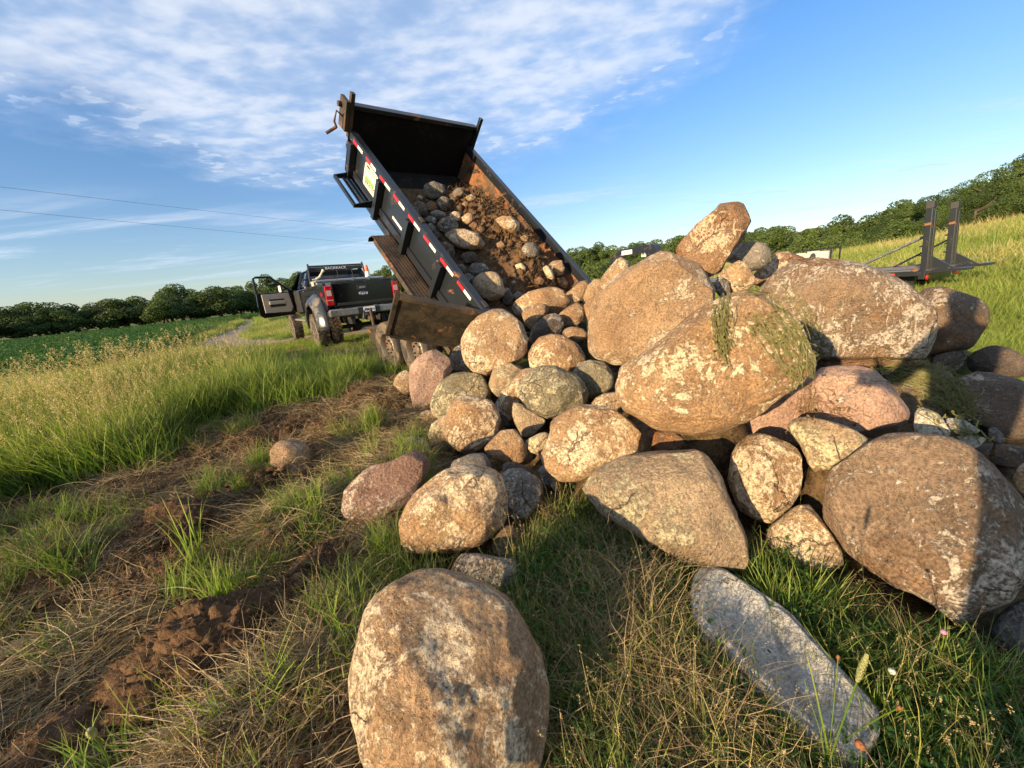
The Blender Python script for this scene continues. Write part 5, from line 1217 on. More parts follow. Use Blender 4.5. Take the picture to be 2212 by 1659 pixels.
Vl = Vv - cen; tg_ = sx[None] ; roll = .10 * ((Vv - cen) @ ax)[:, None] * np.array([[0, 0, 1.0]]) * 0
slab = link('flat_stone', np_mesh('flat_stone', Vl, Fv, True), MATS['stone_slab'], None, Vector(cen))
tag(slab, 'long flat pale grey split stone lying in the grass at the front right', 'rock', 'boulders in the unloaded pile')
ROCKV.append((Vv, Fv))

# ------------------------------------------------------------------ the photographer, standing behind the camera, whose shadow falls on the right boulders
def skin_body(name, pts, edges, mat, parent, sub=2):
    me = bpy.data.meshes.new(name); me.from_pydata([p[:3] for p in pts], edges, []); o = link(name, me, mat, parent)
    pass
    sm = o.modifiers.new('skin', 'SKIN'); sm.use_smooth_shade = True
    for k, p in enumerate(pts): me.skin_vertices[0].data[k].radius = (p[3], p[4] if len(p) > 4 else p[3])
    me.skin_vertices[0].data[0].use_root = True
    o.modifiers.new('sub', 'SUBSURF').levels = sub; o.modifiers['sub'].render_levels = sub
    return o
bx0, by0 = .20, -.52
per = empty('person', (bx0, by0, gz(bx0, by0))); per.scale = (1.1, 1.0, 1.1); tag(per, 'person standing behind the camera casting a shadow over the right boulders', 'person')
B_ = [(0, 0, .95, .20, .15), (0, 0, 1.2, .20, .14), (0, .02, 1.50, .22, .14), (0, .0, 1.62, .075, .075), (0, .03, 1.71, .07, .085), (0, .03, 1.81, .10, .115), (0, .02, 1.90, .075, .095),
      (.22, .0, 1.54, .075), (.32, .16, 1.20, .055), (.06, .40, 1.22, .032), (.02, .45, 1.24, .035), (-.22, .0, 1.54, .075), (-.34, .17, 1.20, .055), (-.24, .40, 1.22, .032), (-.20, .45, 1.24, .035),
      (.11, 0, .88, .115), (.13, .03, .50, .068), (.14, 0, .10, .048), (.15, .12, .05, .045), (-.11, 0, .88, .115), (-.14, .03, .50, .068), (-.16, 0, .10, .048), (-.18, .12, .05, .045)]
skin_body('body', B_, [(0, 1), (1, 2), (2, 3), (3, 4), (4, 5), (5, 6), (2, 7), (7, 8), (8, 9), (9, 10), (2, 11), (11, 12), (12, 13), (13, 14), (0, 15), (15, 16), (16, 17), (17, 18), (0, 19), (19, 20), (20, 21), (21, 22)], MATS['shirt'], per)
for s, hx in ((1, .02), (-1, -.20)):
    for k, (dz, ln) in enumerate(((.035, .075), (.015, .085), (-.005, .08), (-.025, .065))):
        skin_body('finger', [(hx + s * .02, .455, 1.24 + dz, .010), (hx - s * .0, .48, 1.24 + dz, .009), (hx - s * ln * .5, .487, 1.24 + dz, .008)], [(0, 1), (1, 2)], MATS['skin'], per, 1)
phn = empty('phone', (-.012, -.035, 1.325)); tag(phn, 'dark phone held up by the person behind the camera', 'phone')
phn.rotation_euler = (-.2, ROLL, 0)
MB().box(-.10, .03, -.008, 0, -.07, .0).build('phone_case', MATS['black_plastic'], phn, .003)
# ------------------------------------------------------------------ vegetation pieces
def gp(x, y): p = at_z(x, y, .05); return p[0], p[1]
def blades(n, hmin, hmax, spread, wd, lean, seed, nseg=4, curl=.0, droop=.25, seedhead=0.0):
    rs = np.random.default_rng(seed)
    a = rs.uniform(0, 2 * PI, n); rr = spread * np.sqrt(rs.uniform(0, 1, n)); base = np.stack([rr * np.cos(a), rr * np.sin(a), np.zeros(n) - .02], 1)
    Hh = rs.uniform(hmin, hmax, n); la = rs.uniform(0, 2 * PI, n); ln = lean * rs.uniform(.2, 1, n)
    sd = np.stack([-np.sin(la), np.cos(la), la * 0], 1); fa = rs.uniform(0, 2 * PI, n); sd = np.stack([np.cos(fa), np.sin(fa), fa * 0], 1)
    V = []; t = np.linspace(0, 1, nseg + 1)
    for k, tk in enumerate(t):
        off = np.stack([np.cos(la), np.sin(la), la * 0], 1) * (ln * Hh * tk ** 1.8)[:, None]
        z = Hh * (tk - droop * ln * tk ** 3)
        c = base + off + np.stack([z * 0, z * 0, z], 1)
        w_ = wd * (1 - tk ** 2.2) * (.65 + .35 * min(1, tk * 4)) + wd * .04
        V += [c - sd * w_ / 2, c + sd * w_ / 2]
    V = np.stack(V, 1).reshape(-1, 3); m = 2 * (nseg + 1)
    b0 = np.arange(n)[:, None] * m + np.arange(nseg)[None] * 2
    F = np.stack([b0, b0 + 1, b0 + 3, b0 + 2], -1).reshape(-1, 4)
    h = np.tile(np.repeat(t, 2), n); r = np.repeat(rs.uniform(0, 1, n), m)
    if seedhead:
        tips = V.reshape(n, m, 3)[:, -2:].mean(1); tb_ = V.reshape(n, m, 3)[:, -4:-2].mean(1); dirn = tips - tb_; dirn /= np.linalg.norm(dirn, axis=1)[:, None]
        k_ = 16; ts = rs.uniform(-.55, .25, (n, k_)); c = tips[:, None] + dirn[:, None] * (ts * seedhead)[..., None] + rs.normal(size=(n, k_, 3)) * seedhead * .06
        c = c.reshape(-1, 3); nn = rs.normal(size=c.shape); nn /= np.linalg.norm(nn, axis=1)[:, None]
        V2, F2 = leaf_quads(c, nn, seedhead * .055, rs); F = np.vstack([F, F2 + len(V)]); V = np.vstack([V, V2])
        h = np.append(h, np.ones(len(V2))); r = np.append(r, np.repeat(rs.uniform(0, 1, len(F2)), 4))
    return V, F, {'h': h, 'r': r}
def joined(parts):
    V = []; F = []; at = {'h': [], 'r': []}; b = 0
    for v, f, a in parts: V.append(v); F.append(f + b); b += len(v); at['h'].append(a['h']); at['r'].append(a['r'])
    return np.vstack(V), np.vstack(F), {k: np.concatenate(q) for k, q in at.items()}
def litter(n, spread, lmin, lmax, wd, seed, bias=(1, .35, 0), up=.25):
    rs = np.random.default_rng(seed); a = rs.uniform(0, 2 * PI, n); rr = spread * np.sqrt(rs.uniform(0, 1, n))
    P0 = np.stack([rr * np.cos(a), rr * np.sin(a), rs.uniform(0, .03, n)], 1); D = rs.normal(size=(n, 3)) * np.array([1, 1, .25]) + np.array(bias) * rs.choice([-1, 1], n)[:, None] * .8; D[:, 2] = np.abs(D[:, 2]) * up + .05
    return strands(P0, D, rs.uniform(lmin, lmax, n), np.full(n, wd) * rs.uniform(.5, 1.2, n), 5, rs, .12, .22)
def leafy(n, hmin, hmax, spread, size, seed, k_=5):
    rs = np.random.default_rng(seed); V, F, A = blades(n, hmin, hmax, spread, .003, .5, seed, 3)
    tips = V.reshape(n, 8, 3)
    c = []; 
    for t in range(k_):
        f = rs.uniform(.3, 1, n); q = tips[:, 2] * (1 - f)[:, None] + tips[:, -1] * f[:, None]; c.append(q + rs.normal(size=(n, 3)) * size * .8)
    c = np.vstack(c); nn = rs.normal(size=c.shape) * .6 + np.array([0, 0, 1.0]); nn /= np.linalg.norm(nn, axis=1)[:, None]
    V2, F2 = leaf_quads(c, nn, size, rs)
    return np.vstack([V, V2]), np.vstack([F, F2 + len(V)]), {'h': np.append(A['h'], np.full(len(V2), .4)), 'r': np.append(A['r'], np.repeat(rs.uniform(0, 1, len(F2)), 4))}
def proto(name, geo, mat):
    me = np_mesh(name, geo[0], geo[1], False, geo[2]); me.materials.append(MATS[mat]); return bpy.data.objects.new(name, me)
PROT = {}
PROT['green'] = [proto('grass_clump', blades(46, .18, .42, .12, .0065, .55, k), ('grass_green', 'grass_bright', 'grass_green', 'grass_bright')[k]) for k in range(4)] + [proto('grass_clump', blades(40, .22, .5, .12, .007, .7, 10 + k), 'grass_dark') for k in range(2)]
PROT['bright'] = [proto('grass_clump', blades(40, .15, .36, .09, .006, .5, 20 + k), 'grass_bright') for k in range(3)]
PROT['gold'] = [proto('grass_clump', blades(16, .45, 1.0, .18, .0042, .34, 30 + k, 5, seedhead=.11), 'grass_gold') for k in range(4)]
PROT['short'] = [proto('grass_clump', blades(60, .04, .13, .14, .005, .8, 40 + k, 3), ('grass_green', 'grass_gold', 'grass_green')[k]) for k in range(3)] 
PROT['straw'] = [proto('straw_clump', litter(60, .17, .09, .38, .0036, 50 + k, up=.42), 'straw') for k in range(4)]
PROT['root'] = [proto('root_clump', litter(60, .10, .04, .14, .003, 60 + k, (0, 0, 0), 1.2), 'root_brown') for k in range(3)]
def crumb(seed):
    U, F = ico(2); rs = np.random.default_rng(seed); Vs_ = []; Fs_ = []; b = 0
    for k in range(12):
        a = rs.uniform(0, 2 * PI); rr = .12 * math.sqrt(rs.uniform()); s = rs.uniform(.006, .022)
        Vs_.append(U * s * (1 + .35 * fbm(U * 2 + k * 3, 2, k))[:, None] * np.array([1, 1, .75]) + np.array([rr * math.cos(a), rr * math.sin(a), s * .3])); Fs_.append(F + b); b += len(U)
    V_ = np.vstack(Vs_); return V_, np.vstack(Fs_), {'h': np.zeros(len(V_)), 'r': np.zeros(len(V_))}
PROT['crumb'] = [proto('crumb_cluster', crumb(200 + k), 'soil') for k in range(3)]
PROT['weed'] = [proto('weed_clump', leafy(26, .06, .22, .12, .012, 70 + k), 'clover') for k in range(3)] + [proto('weed_clump', blades(36, .10, .34, .12, .0055, .8, 75), 'grass_dark')]
PROT['stalk'] = [proto('stalk_clump', blades(14, .14, .36, .12, .0026, .35, 80 + k, 4, seedhead=.03), 'grass_gold') for k in range(3)]
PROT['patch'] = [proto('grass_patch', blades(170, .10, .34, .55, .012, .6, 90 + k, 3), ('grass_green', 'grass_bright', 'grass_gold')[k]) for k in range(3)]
PROT['crop'] = [proto('crop_clump', leafy(60, .25, .6, .45, .062, 95 + k, 7), 'crop') for k in range(3)]

def scatter(name, label, key, P, scale, tilt=.15, idx=None, align=None):
    """one object of uncountable plants: instances of small clumps on points"""
    n = len(P); rs = np.random.default_rng(len(name) * 31 + n)
    me = bpy.data.meshes.new(name); me.vertices.add(n); me.vertices.foreach_set('co', np.asarray(P, np.float32).ravel())
    rot = np.stack([rs.normal(0, tilt, n), rs.normal(0, tilt, n), rs.uniform(0, 2 * PI, n) if align is None else rs.normal(align, .5, n)], 1).astype(np.float32)
    a = me.attributes.new('rot', 'FLOAT_VECTOR', 'POINT'); a.data.foreach_set('vector', rot.ravel())
    a = me.attributes.new('scl', 'FLOAT', 'POINT'); a.data.foreach_set('value', np.asarray(scale, np.float32))
    a = me.attributes.new('idx', 'INT', 'POINT'); a.data.foreach_set('value', (rs.integers(0, 100, n) if idx is None else np.asarray(idx)).astype(np.int32))
    me.update()
    ob = link(name, me); col = bpy.data.collections.new(name + '_clumps')
    for q in PROT[key]: col.objects.link(q)
    ng = bpy.data.node_groups.new(name, 'GeometryNodeTree')
    ng.interface.new_socket('Geometry', in_out='INPUT', socket_type='NodeSocketGeometry'); ng.interface.new_socket('Geometry', in_out='OUTPUT', socket_type='NodeSocketGeometry')
    gi = ng.nodes.new('NodeGroupInput'); go = ng.nodes.new('NodeGroupOutput'); ip = ng.nodes.new('GeometryNodeInstanceOnPoints'); ci = ng.nodes.new('GeometryNodeCollectionInfo')
    ci.inputs['Collection'].default_value = col; ci.inputs['Separate Children'].default_value = True; ci.inputs['Reset Children'].default_value = True
    def na(nm, dt):
        x = ng.nodes.new('GeometryNodeInputNamedAttribute'); x.data_type = dt; x.inputs['Name'].default_value = nm; return x.outputs['Attribute']
    ip.inputs['Pick Instance'].default_value = True
    L = ng.links; L.new(gi.outputs[0], ip.inputs['Points']); L.new(ci.outputs[0], ip.inputs['Instance'])
    L.new(na('idx', 'INT'), ip.inputs['Instance Index']); L.new(na('rot', 'FLOAT_VECTOR'), ip.inputs['Rotation']); L.new(na('scl', 'FLOAT'), ip.inputs['Scale'])
    L.new(ip.outputs[0], go.inputs[0])
    md = ob.modifiers.new('scatter', 'NODES'); md.node_group = ng
    tag(ob, label, None, None, 'stuff'); return ob
def sample(n, az0, az1, r0_, r1_, seed, power=0.0):
    rs = np.random.default_rng(seed); az = np.radians(rs.uniform(az0, az1, n)); u_ = rs.uniform(0, 1, n)
    r = r0_ * (r1_ / r0_) ** (u_ ** (1 / (1 + power)))
    return r * np.sin(az), r * np.cos(az), r, rs
def place(x, y, dz=0.0): return np.stack([x, y, height(x, y) + dz], 1)
PILE = [(-1.45, 5.2), (-1.2, 3.9), (-.85, 3.0), (-.62, 2.3), (-.5, 1.7), (-.1, 1.5), (.1, 1.95), (.4, 1.95), (.6, 1.5), (.95, 1.45), (1.3, 1.5), (1.15, 1.1), (1.7, .75), (2.4, 1.3), (4.0, 2.1), (4.6, 2.9), (3.8, 5.2), (3.2, 7.2), (1.2, 7.4), (.2, 6.2)]
SLABP = [(float(q[0]), float(q[1])) for q in top]
def clear(x, y, keep_track=False):
    """no plants inside tyres, on the road or under the stones at the middle of the pile"""
    return (poly_d(x, y, PILE) > 0) & (poly_d(x, y, SLABP) > .02)
# tall green meadow behind the torn ground, left
x, y, r, rs = sample(27000, -82, 0, 2.6, 13, 1, .35); s_, rd, wn, pl = zones(x, y)
cl = fbm(np.stack([x * .8, y * .8, x * 0], -1), 3, 77)
near_tr = np.exp(-((np.hypot((x + 1.6) / 2.3, (y - 6.4) / 3.2)) ** 4))
keep = (s_ < rs.uniform(0, 1, len(x)) ** 1.5 * .95) & (rd < .2) & clear(x, y) & ((x < -.66 * y) | (r < 6.4) | (rs.uniform(0, 1, len(x)) < .35 + .3 * (cl > .1))) & (rs.uniform(0, 1, len(x)) > wn * .97) & (rs.uniform(0, 1, len(x)) > near_tr * .9)
# lower towards the tracks
lowz = 1 - .62 * sstep(-(y - 1.15 * (-x)), -1.0, 3.2)        # shorter towards the wheel tracks at the right
sc = rs.uniform(.7, 1.3, len(x)) * (1 + .35 * cl)
trod = (x > -.66 * y) & (r > 6.4)
sc *= np.where(trod, .42, np.where(x > -.66 * y, .85, 1.25)) * np.where(trod & (cl > .15), 1.35, 1.0)
scatter('meadow_grass', 'tall green meadow grass left of the pickup truck', 'green', place(x[keep], y[keep]), sc[keep])
# golden seeding grass, far left
x, y, r, rs = sample(6800, -82, -32, 4.3, 9.5, 2, .2); s_, rd, wn, pl = zones(x, y); az = np.degrees(np.arctan2(x, y))
cl = fbm(np.stack([x * .5, y * .5, x * 0], -1), 3, 12)
keep = (s_ < .2) & (rd < .2) & (cl + rs.uniform(-.25, .25, len(x)) > -.08 + sstep(az, -44, -33) * .5) & (rs.uniform(0, 1, len(x)) < .13)
scatter('golden_grass', 'golden seeding grass standing above the meadow at the left', 'gold', place(x[keep], y[keep]), rs.uniform(.55, 1.15, len(x))[keep] * .95, .16)
x, y, r, rs = sample(8000, -82, -20, 2.8, 12, 22, .2); s_, rd, wn, pl = zones(x, y)
keep = (s_ < .25) & (rd < .2) & clear(x, y) & (rs.uniform(0, 1, len(x)) > wn * .97)
scatter('meadow_sprigs', 'bright green blades mixed through the meadow', 'bright', place(x[keep], y[keep]), rs.uniform(.8, 1.7, len(x))[keep] * np.where(x > -.62 * y, .8, 1.25)[keep])
# short grass round the trailer and the truck
x, y, r, rs = sample(16000, -50, 62, 2.2, 24, 3, .5); s_, rd, wn, pl = zones(x, y)
keep = (rd < .35) & (s_ < .5) & clear(x, y) & (rs.uniform(0, 1, len(x)) > wn * .45) & (rs.uniform(0, 1, len(x)) < .75)
scatter('short_grass', 'short trampled grass round the trailer wheels', 'short', place(x[keep], y[keep]), rs.uniform(.5, 1.25, len(x))[keep])
g = keep & (rs.uniform(0, 1, len(x)) < .35) & (np.hypot(x, y) < 16)
scatter('trampled_straw', 'trampled dry grass round the trailer wheels and the truck', 'straw', place(x[g], y[g]), rs.uniform(.4, .9, len(x))[g], .15)
# grass on the right slope
x, y, r, rs = sample(20000, 26, 88, 3.0, 70, 4, .2)
az = np.degrees(np.arctan2(x, y)); keep = clear(x, y)
tall = sstep(r, 7, 13) * .55 + .5
idx = np.where(fbm(np.stack([x * .12, y * .12, x * 0], -1), 3, 8) + rs.uniform(-.25, .25, len(x)) > .05, 2, rs.integers(0, 2, len(x)))
idx = np.where(r < 16, rs.integers(0, 2, len(x)), idx)
scatter('slope_grass', 'long green and yellow grass on the slope behind the flatbed trailer', 'patch', place(x[keep], y[keep]), (rs.uniform(.7, 1.5, len(x)) * np.clip(r / 14, .45, 2.0) * tall * 1.3)[keep], .1, idx[keep])
x, y, r, rs = sample(9000, -40, 34, 13, 75, 14, .2); s_, rd, wn, pl = zones(x, y); keep = rd < .3
scatter('field_grass', 'rough grass of the field beyond the truck and trailers', 'patch', place(x[keep], y[keep]), (rs.uniform(.6, 1.2, len(x)) * np.clip(r / 26, .45, 1.8))[keep], .1)
# crop field
x, y, r, rs = sample(29000, -84, -22, 10.5, 104, 5, .5); s_, rd, wn, pl = zones(x, y)
inside = (y > 3 - .62 * x * 0) & (rd < .05) & (seg_dist(x, y, ROAD) > 2.2) & (seg_dist(x, y, ROAD2) > 2.2) & (r > 11) 
inside &= (x < -10.5 - np.maximum(y - 14.6, 0) * .74) | (r > 42)
scatter('crop_field', 'dense green crop rows in front of the far trees', 'crop', place(x[inside], y[inside]), (rs.uniform(.8, 1.15, len(x)) * np.clip(r / 60, .8, 1.05))[inside], .08)
# straw and roots on the torn ground
x, y, r, rs = sample(7500, -85, 10, .5, 6.2, 6, .45); s_, rd, wn, pl = zones(x, y)
cl = fbm(np.stack([x * 1.6, y * 1.6, x * 0], -1), 3, 19)
CL = [(gp(470, 1400), .36), (gp(345, 1480), .2), (gp(700, 1225), .25), (gp(610, 1330), .2), (gp(120, 1600), .22), (gp(390, 1130), .18)]
off = np.ones(len(x), bool)
for (cx_, cy_), rr_2 in CL: off &= np.hypot(x - cx_, y - cy_) > rr_2
keep = (s_ > .15) & (cl + rs.uniform(-.3, .3, len(x)) > -.20) & off & (np.hypot((x + .26) / .36, (y - .84) / .4) > 1)
scatter('straw_litter', 'dry straw lying over the torn brown ground', 'straw', place(x[keep], y[keep], .0), rs.uniform(.55, 1.15, len(x))[keep], .2, None, .5)
keep = (s_ > .5) & (cl < .1) & (rs.uniform(0, 1, len(x)) < .7)
scatter('root_litter', 'fine roots sticking out of the torn brown ground', 'root', place(x[keep], y[keep], .0), rs.uniform(.6, 1.2, len(x))[keep], .6)
g = (s_ > .4) & (rs.uniform(0, 1, len(x)) < .5)
scatter('soil_crumbs', 'crumbled soil lumps scattered over the torn ground', 'crumb', place(x[g], y[g]), rs.uniform(.5, 1.4, len(x))[g], .2)
x, y, r, rs = sample(2600, -85, 10, .6, 5.6, 16, .4); s_, rd, wn, pl = zones(x, y)
cl = fbm(np.stack([x * 1.4, y * 1.4, x * 0], -1), 3, 29)
keep = (s_ > .1) & (cl > .08) & (np.hypot((x + .26) / .36, (y - .84) / .4) > 1)
for (cx_, cy_), rr_2 in CL: keep &= np.hypot(x - cx_, y - cy_) > rr_2
scatter('sparse_grass', 'green grass coming through the straw', 'green', place(x[keep], y[keep]), rs.uniform(.25, .8, len(x))[keep], .3)
# dark weeds, stalks and straw in front of the pile, right half
FRONT = [(-.45, .3), (-.15, 1.2), (-.05, 1.75), (.3, 2.0), (.9, 1.6), (1.5, 1.6), (2.6, 1.4), (4.2, .9), (4.2, -.6), (-.45, -.6)]
x, y, r, rs = sample(6500, -40, 100, .45, 3.6, 7, .7); f = (poly_d(x, y, FRONT) < 0) & clear(x, y) & (np.hypot((x + .26) / .33, (y - .84) / .36) > 1)
cl = fbm(np.stack([x * 2.2, y * 2.2, x * 0], -1), 3, 39); st_ = np.exp(-((x - .42) / .32) ** 2 - ((y - 1.0) / .6) ** 2)
scatter('weeds', 'dark green clover and weeds in front of the boulder pile', 'weed', place(x[f], y[f]), (rs.uniform(.5, 1.05, len(x)) * .8)[f], .2)
g = f & (rs.uniform(0, 1, len(x)) < .17 - .17 * st_)
scatter('weed_grass', 'grass blades growing through the clover in front of the pile', 'green', place(x[g], y[g]), rs.uniform(.2, .55, len(x))[g], .35)
g = f & (rs.uniform(0, 1, len(x)) < .12 + .88 * st_) & (poly_d(x, y, SLABP) > .10)
scatter('dry_stalks', 'tangled dry stalks between the nearest boulder and the flat stone', 'straw', place(x[g], y[g], .03), (rs.uniform(.35, .75, len(x)) * (1 + .35 * st_))[g], .6)
g = f & (rs.uniform(0, 1, len(x)) < .11) & (np.hypot(x, y) > .55)
scatter('seed_stalks', 'thin seeding stalks in front of the pile', 'stalk', place(x[g], y[g]), rs.uniform(.4, 1.15, len(x))[g], .25)
x, y, r, rs = sample(300, -80, 100, .5, 1.7, 27, .5); g = clear(x, y) & (np.hypot((x + .26) / .4, (y - .84) / .45) > 1)
scatter('sunlit_blades', 'bright sunlit grass blades along the bottom of the photo', 'bright', place(x[g], y[g]), rs.uniform(.4, .85, len(x))[g], .35)
# ground just behind the pile and left foot
x, y, r, rs = sample(1500, -30, 12, 2.2, 5.0, 8, .3); s_, rd, wn, pl = zones(x, y); g = (s_ < .9) & clear(x, y) & (x < -.4) & (poly_d(x, y, PILE) < .5)
scatter('edge_grass', 'tufty grass at the left foot of the boulder pile', 'bright', place(x[g], y[g]), rs.uniform(.35, .8, len(x))[g], .25)

# ------------------------------------------------------------------ clods, tufts and single plants
def clod(cx_, cy_, sx_, sy_, sz_, seed, label, rootn=500, zoff=-.02):
    U, F = ico(6 if sx_ > .2 else 5); rs = np.random.default_rng(seed); q = U * np.array([sx_, sy_, sz_])
    s1 = fbm(U * 1.4 + seed, 3, seed) * .25; s2 = (np.abs(fbm(U * 4 + seed, 5, seed + 1, gain=.6)) - .2) * .34; s3 = (np.abs(fbm(U * 15, 4, seed + 2, gain=.7)) - .2) * .22
    q = q * (1 + s1 + s2 + s3)[:, None]; z0 = gz(cx_, cy_)
    o = empty('soil_clod', (cx_, cy_, z0 + zoff)); link('clod', np_mesh('clod', q, F, True), MATS['soil'], o)
    k = rs.integers(0, len(q), rootn); k = k[q[k, 2] > -.02]
    V, Fr, A = strands(q[k], U[k] + rs.normal(size=(len(k), 3)) * .7, rs.uniform(.015, .075, len(k)), rs.uniform(.0012, .0026, len(k)), 5, rs, .15, .45)
    ro = link('roots', np_mesh('roots', V, Fr, False, A), MATS['root_brown'], o); ro['kind'] = 'stuff'
    tag(o, label, 'clod', 'turned over clods of soil'); return o
clod(*gp(470, 1400), .36, .26, .26, 11, 'large turned over soil clod full of roots under the bright green tuft', 3200)
clod(*gp(330, 1520), .13, .10, .11, 12, 'brown soil clod against the lower left side of the largest clod', 600)
clod(*gp(715, 1215), .22, .13, .17, 13, 'shaded soil clod between the largest clod and the speckled oval boulder', 1800)
clod(*gp(620, 1340), .11, .09, .10, 14, 'low soil clod right of the bright green tuft', 600)
clod(*gp(1195, 1120), .12, .10, .11, 15, 'small root covered clod under the knobbly boulder', 700)
clod(*gp(110, 1610), .15, .11, .10, 16, 'low brown clod at the bottom left corner of the torn ground', 700)
clod(*gp(1180, 1240), .10, .12, .09, 17, 'dark soil clod beside the small flat brown stone', 300)
clod(*gp(390, 1130), .20, .12, .13, 18, 'low dark clod in the straw behind the bright green tuft', 400)
def tuft(x, y, n, h0, h1, spread, wd, lean, mat, seed, label, cat='grass tuft', sh=0.0, zz=.03):
    p = at_z(x, y, zz); o = link('grass_tuft', None) if False else None
    V, F, A = blades(n, h0, h1, spread, wd, lean, seed, 6, seedhead=sh)
    o = link('grass_tuft', np_mesh('grass_tuft', V, F, False, A), MATS[mat], None, (p[0], p[1], gz(p[0], p[1])))
    tag(o, label, cat, 'separate tufts in the torn ground'); return o
tuft(480, 1300, 90, .16, .42, .055, .006, .30, 'grass_bright', 1, 'tall bright green tuft growing on the largest soil clod', zz=.12)
tuft(430, 1230, 16, .30, .55, .03, .008, .35, 'grass_bright', 2, 'few long broad blades rising behind the tall bright tuft')
tuft(560, 1240, 50, .10, .26, .08, .005, .5, 'grass_bright', 3, 'spreading green tuft right of the tall bright tuft')
tuft(690, 1130, 60, .14, .36, .05, .005, .35, 'grass_bright', 4, 'upright green tuft left of the angular reddish rock')
tuft(800, 990, 80, .18, .46, .09, .006, .4, 'grass_bright', 5, 'dense green tuft behind the angular reddish rock')
tuft(850, 1110, 10, .18, .38, .03, .006, .25, 'grass_bright', 6, 'thin green blades in front of the angular reddish rock')
tuft(650, 870, 110, .35, .62, .14, .006, .35, 'grass_bright', 7, 'tall dense tuft standing in front of the front trailer wheel')
tuft(120, 1420, 46, .14, .30, .10, .006, .9, 'grass_green', 8, 'flattened green tuft at the left edge of the torn ground')
tuft(640, 1420, 60, .14, .32, .05, .004, .8, 'grass_gold', 9, 'leaning dry green tuft left of the nearest boulder')
tuft(1350, 1180, 14, .16, .34, .05, .004, .4, 'grass_gold', 10, 'sparse stalks in front of the yellow stained end of the cream boulder')
tuft(1690, 1180, 30, .12, .30, .06, .004, .6, 'grass_bright', 11, 'arching green blades under the round boulder')
tuft(1490, 1560, 34, .10, .20, .06, .008, .6, 'grass_bright', 12, 'short green tuft left of the flat pale stone')
tuft(170, 1250, 40, .25, .5, .09, .006, .8, 'grass_green', 13, 'long bent green blades at the left edge behind the straw')

def bezier(a, b, c, n=12): return [tuple(np.array(a) * (1 - t) ** 2 + np.array(b) * 2 * t * (1 - t) + np.array(c) * t * t) for t in np.linspace(0, 1, n)]
def head(path_, r, k, mat, name, parent, seed):
    """fuzzy flower spike round a short path"""
    rs = np.random.default_rng(seed); path_ = np.array(path_); t = rs.uniform(0, 1, k) * (len(path_) - 1.001); i0 = t.astype(int); f = (t - i0)[:, None]
    c = path_[i0] * (1 - f) + path_[i0 + 1] * f; d = rs.normal(size=(k, 3)); d /= np.linalg.norm(d, axis=1)[:, None]
    prof = np.sin(np.clip(t / (len(path_) - 1), .03, .97) * PI) ** .35
    V, F = leaf_quads(c + d * (r * prof)[:, None], d, r * .30, rs)
    return link(name, np_mesh(name, V, F, False, {'h': np.ones(len(V)), 'r': np.repeat(rs.uniform(0, 1, len(F)), 4)}), MATS[mat], parent)
def plant(name, label, cat, base, tip, rstem, head_len, rhead, mat, seed, bendv=(0, 0, .05), stem='grass_bright', k=900):
    base = np.array(base, float); tip = np.array(tip, float); base[2] = gz(base[0], base[1]) - .02
    mid = (base + tip) / 2 + np.array(bendv); pts = bezier(base, mid, tip, 16)
    o = empty(name, tuple(base)); L_ = [tuple(np.array(p) - base) for p in pts]
    st = MB().tube(L_, rstem, 6).build('stem', MATS[stem], o)
    d = np.array(L_[-1]) - np.array(L_[-3]); d /= np.linalg.norm(d); e = np.array(L_[-1])
    hp = [e + d * head_len * t for t in np.linspace(0, 1, 8)]
    if head_len > 0: head(hp, rhead, k, mat, 'flower_head', o, seed); MB().tube([tuple(q) for q in hp], rhead * .6, 6).build('spike', MATS[mat], o)
    tag(o, label, cat); return o
def pt(x, y, r): d = ray(x, y); return EYE + d * (r / math.hypot(d[0], d[1]))
plant('timothy_grass', 'tall pale green seed spike standing in front of the flat stone', 'plant', at_z(1775, 1690), pt(1852, 1470, .86), .0016, .098, .0062, 'seed_head', 1, (.0, .0, .03))
plant('timothy_grass', 'green seed spike leaning at the bottom left corner', 'plant', at_z(250, 1700), pt(203, 1590, 1.12), .0016, .075, .0075, 'seed_head', 2, (.02, 0, .02))
plant('timothy_grass', 'small green seed spike left of the flat pale stone', 'plant', at_z(1500, 1640), pt(1505, 1520, .95), .0012, .035, .004, 'seed_head', 3)
plant('clover_flower', 'brown withered clover head leaning right of the flat stone', 'flower', at_z(1790, 1620), pt(1940, 1530, .95), .0013, .008, .005, 'flower_brown', 4, (0, 0, .03), k=260)
plant('clover_flower', 'brown withered flower head above the lower end of the flat stone', 'flower', at_z(1785, 1680), pt(1810, 1424, .92), .0010, .012, .004, 'flower_brown', 5, k=260)
plant('clover_flower', 'large russet clover head at the bottom right of the flat stone', 'flower', at_z(1860, 1690), pt(1858, 1610, .86), .0014, .014, .009, 'flower_brown', 6, k=500)
plant('clover_flower', 'white clover flower in the dark weeds behind the nearest boulder', 'flower', at_z(1285, 1330), pt(1282, 1284, 1.36), .0012, .010, .008, 'flower_white', 7, k=420)
plant('clover_flower', 'pink clover flower below the huge broad boulder', 'flower', at_z(2040, 1400), pt(2038, 1365, 1.36), .0012, .010, .007, 'flower_pink', 8, k=420)
plant('clover_flower', 'small white clover flower low in the weeds right of the flat stone', 'flower', at_z(1935, 1480), pt(1927, 1450, 1.2), .0012, .012, .008, 'flower_white', 9, k=300)
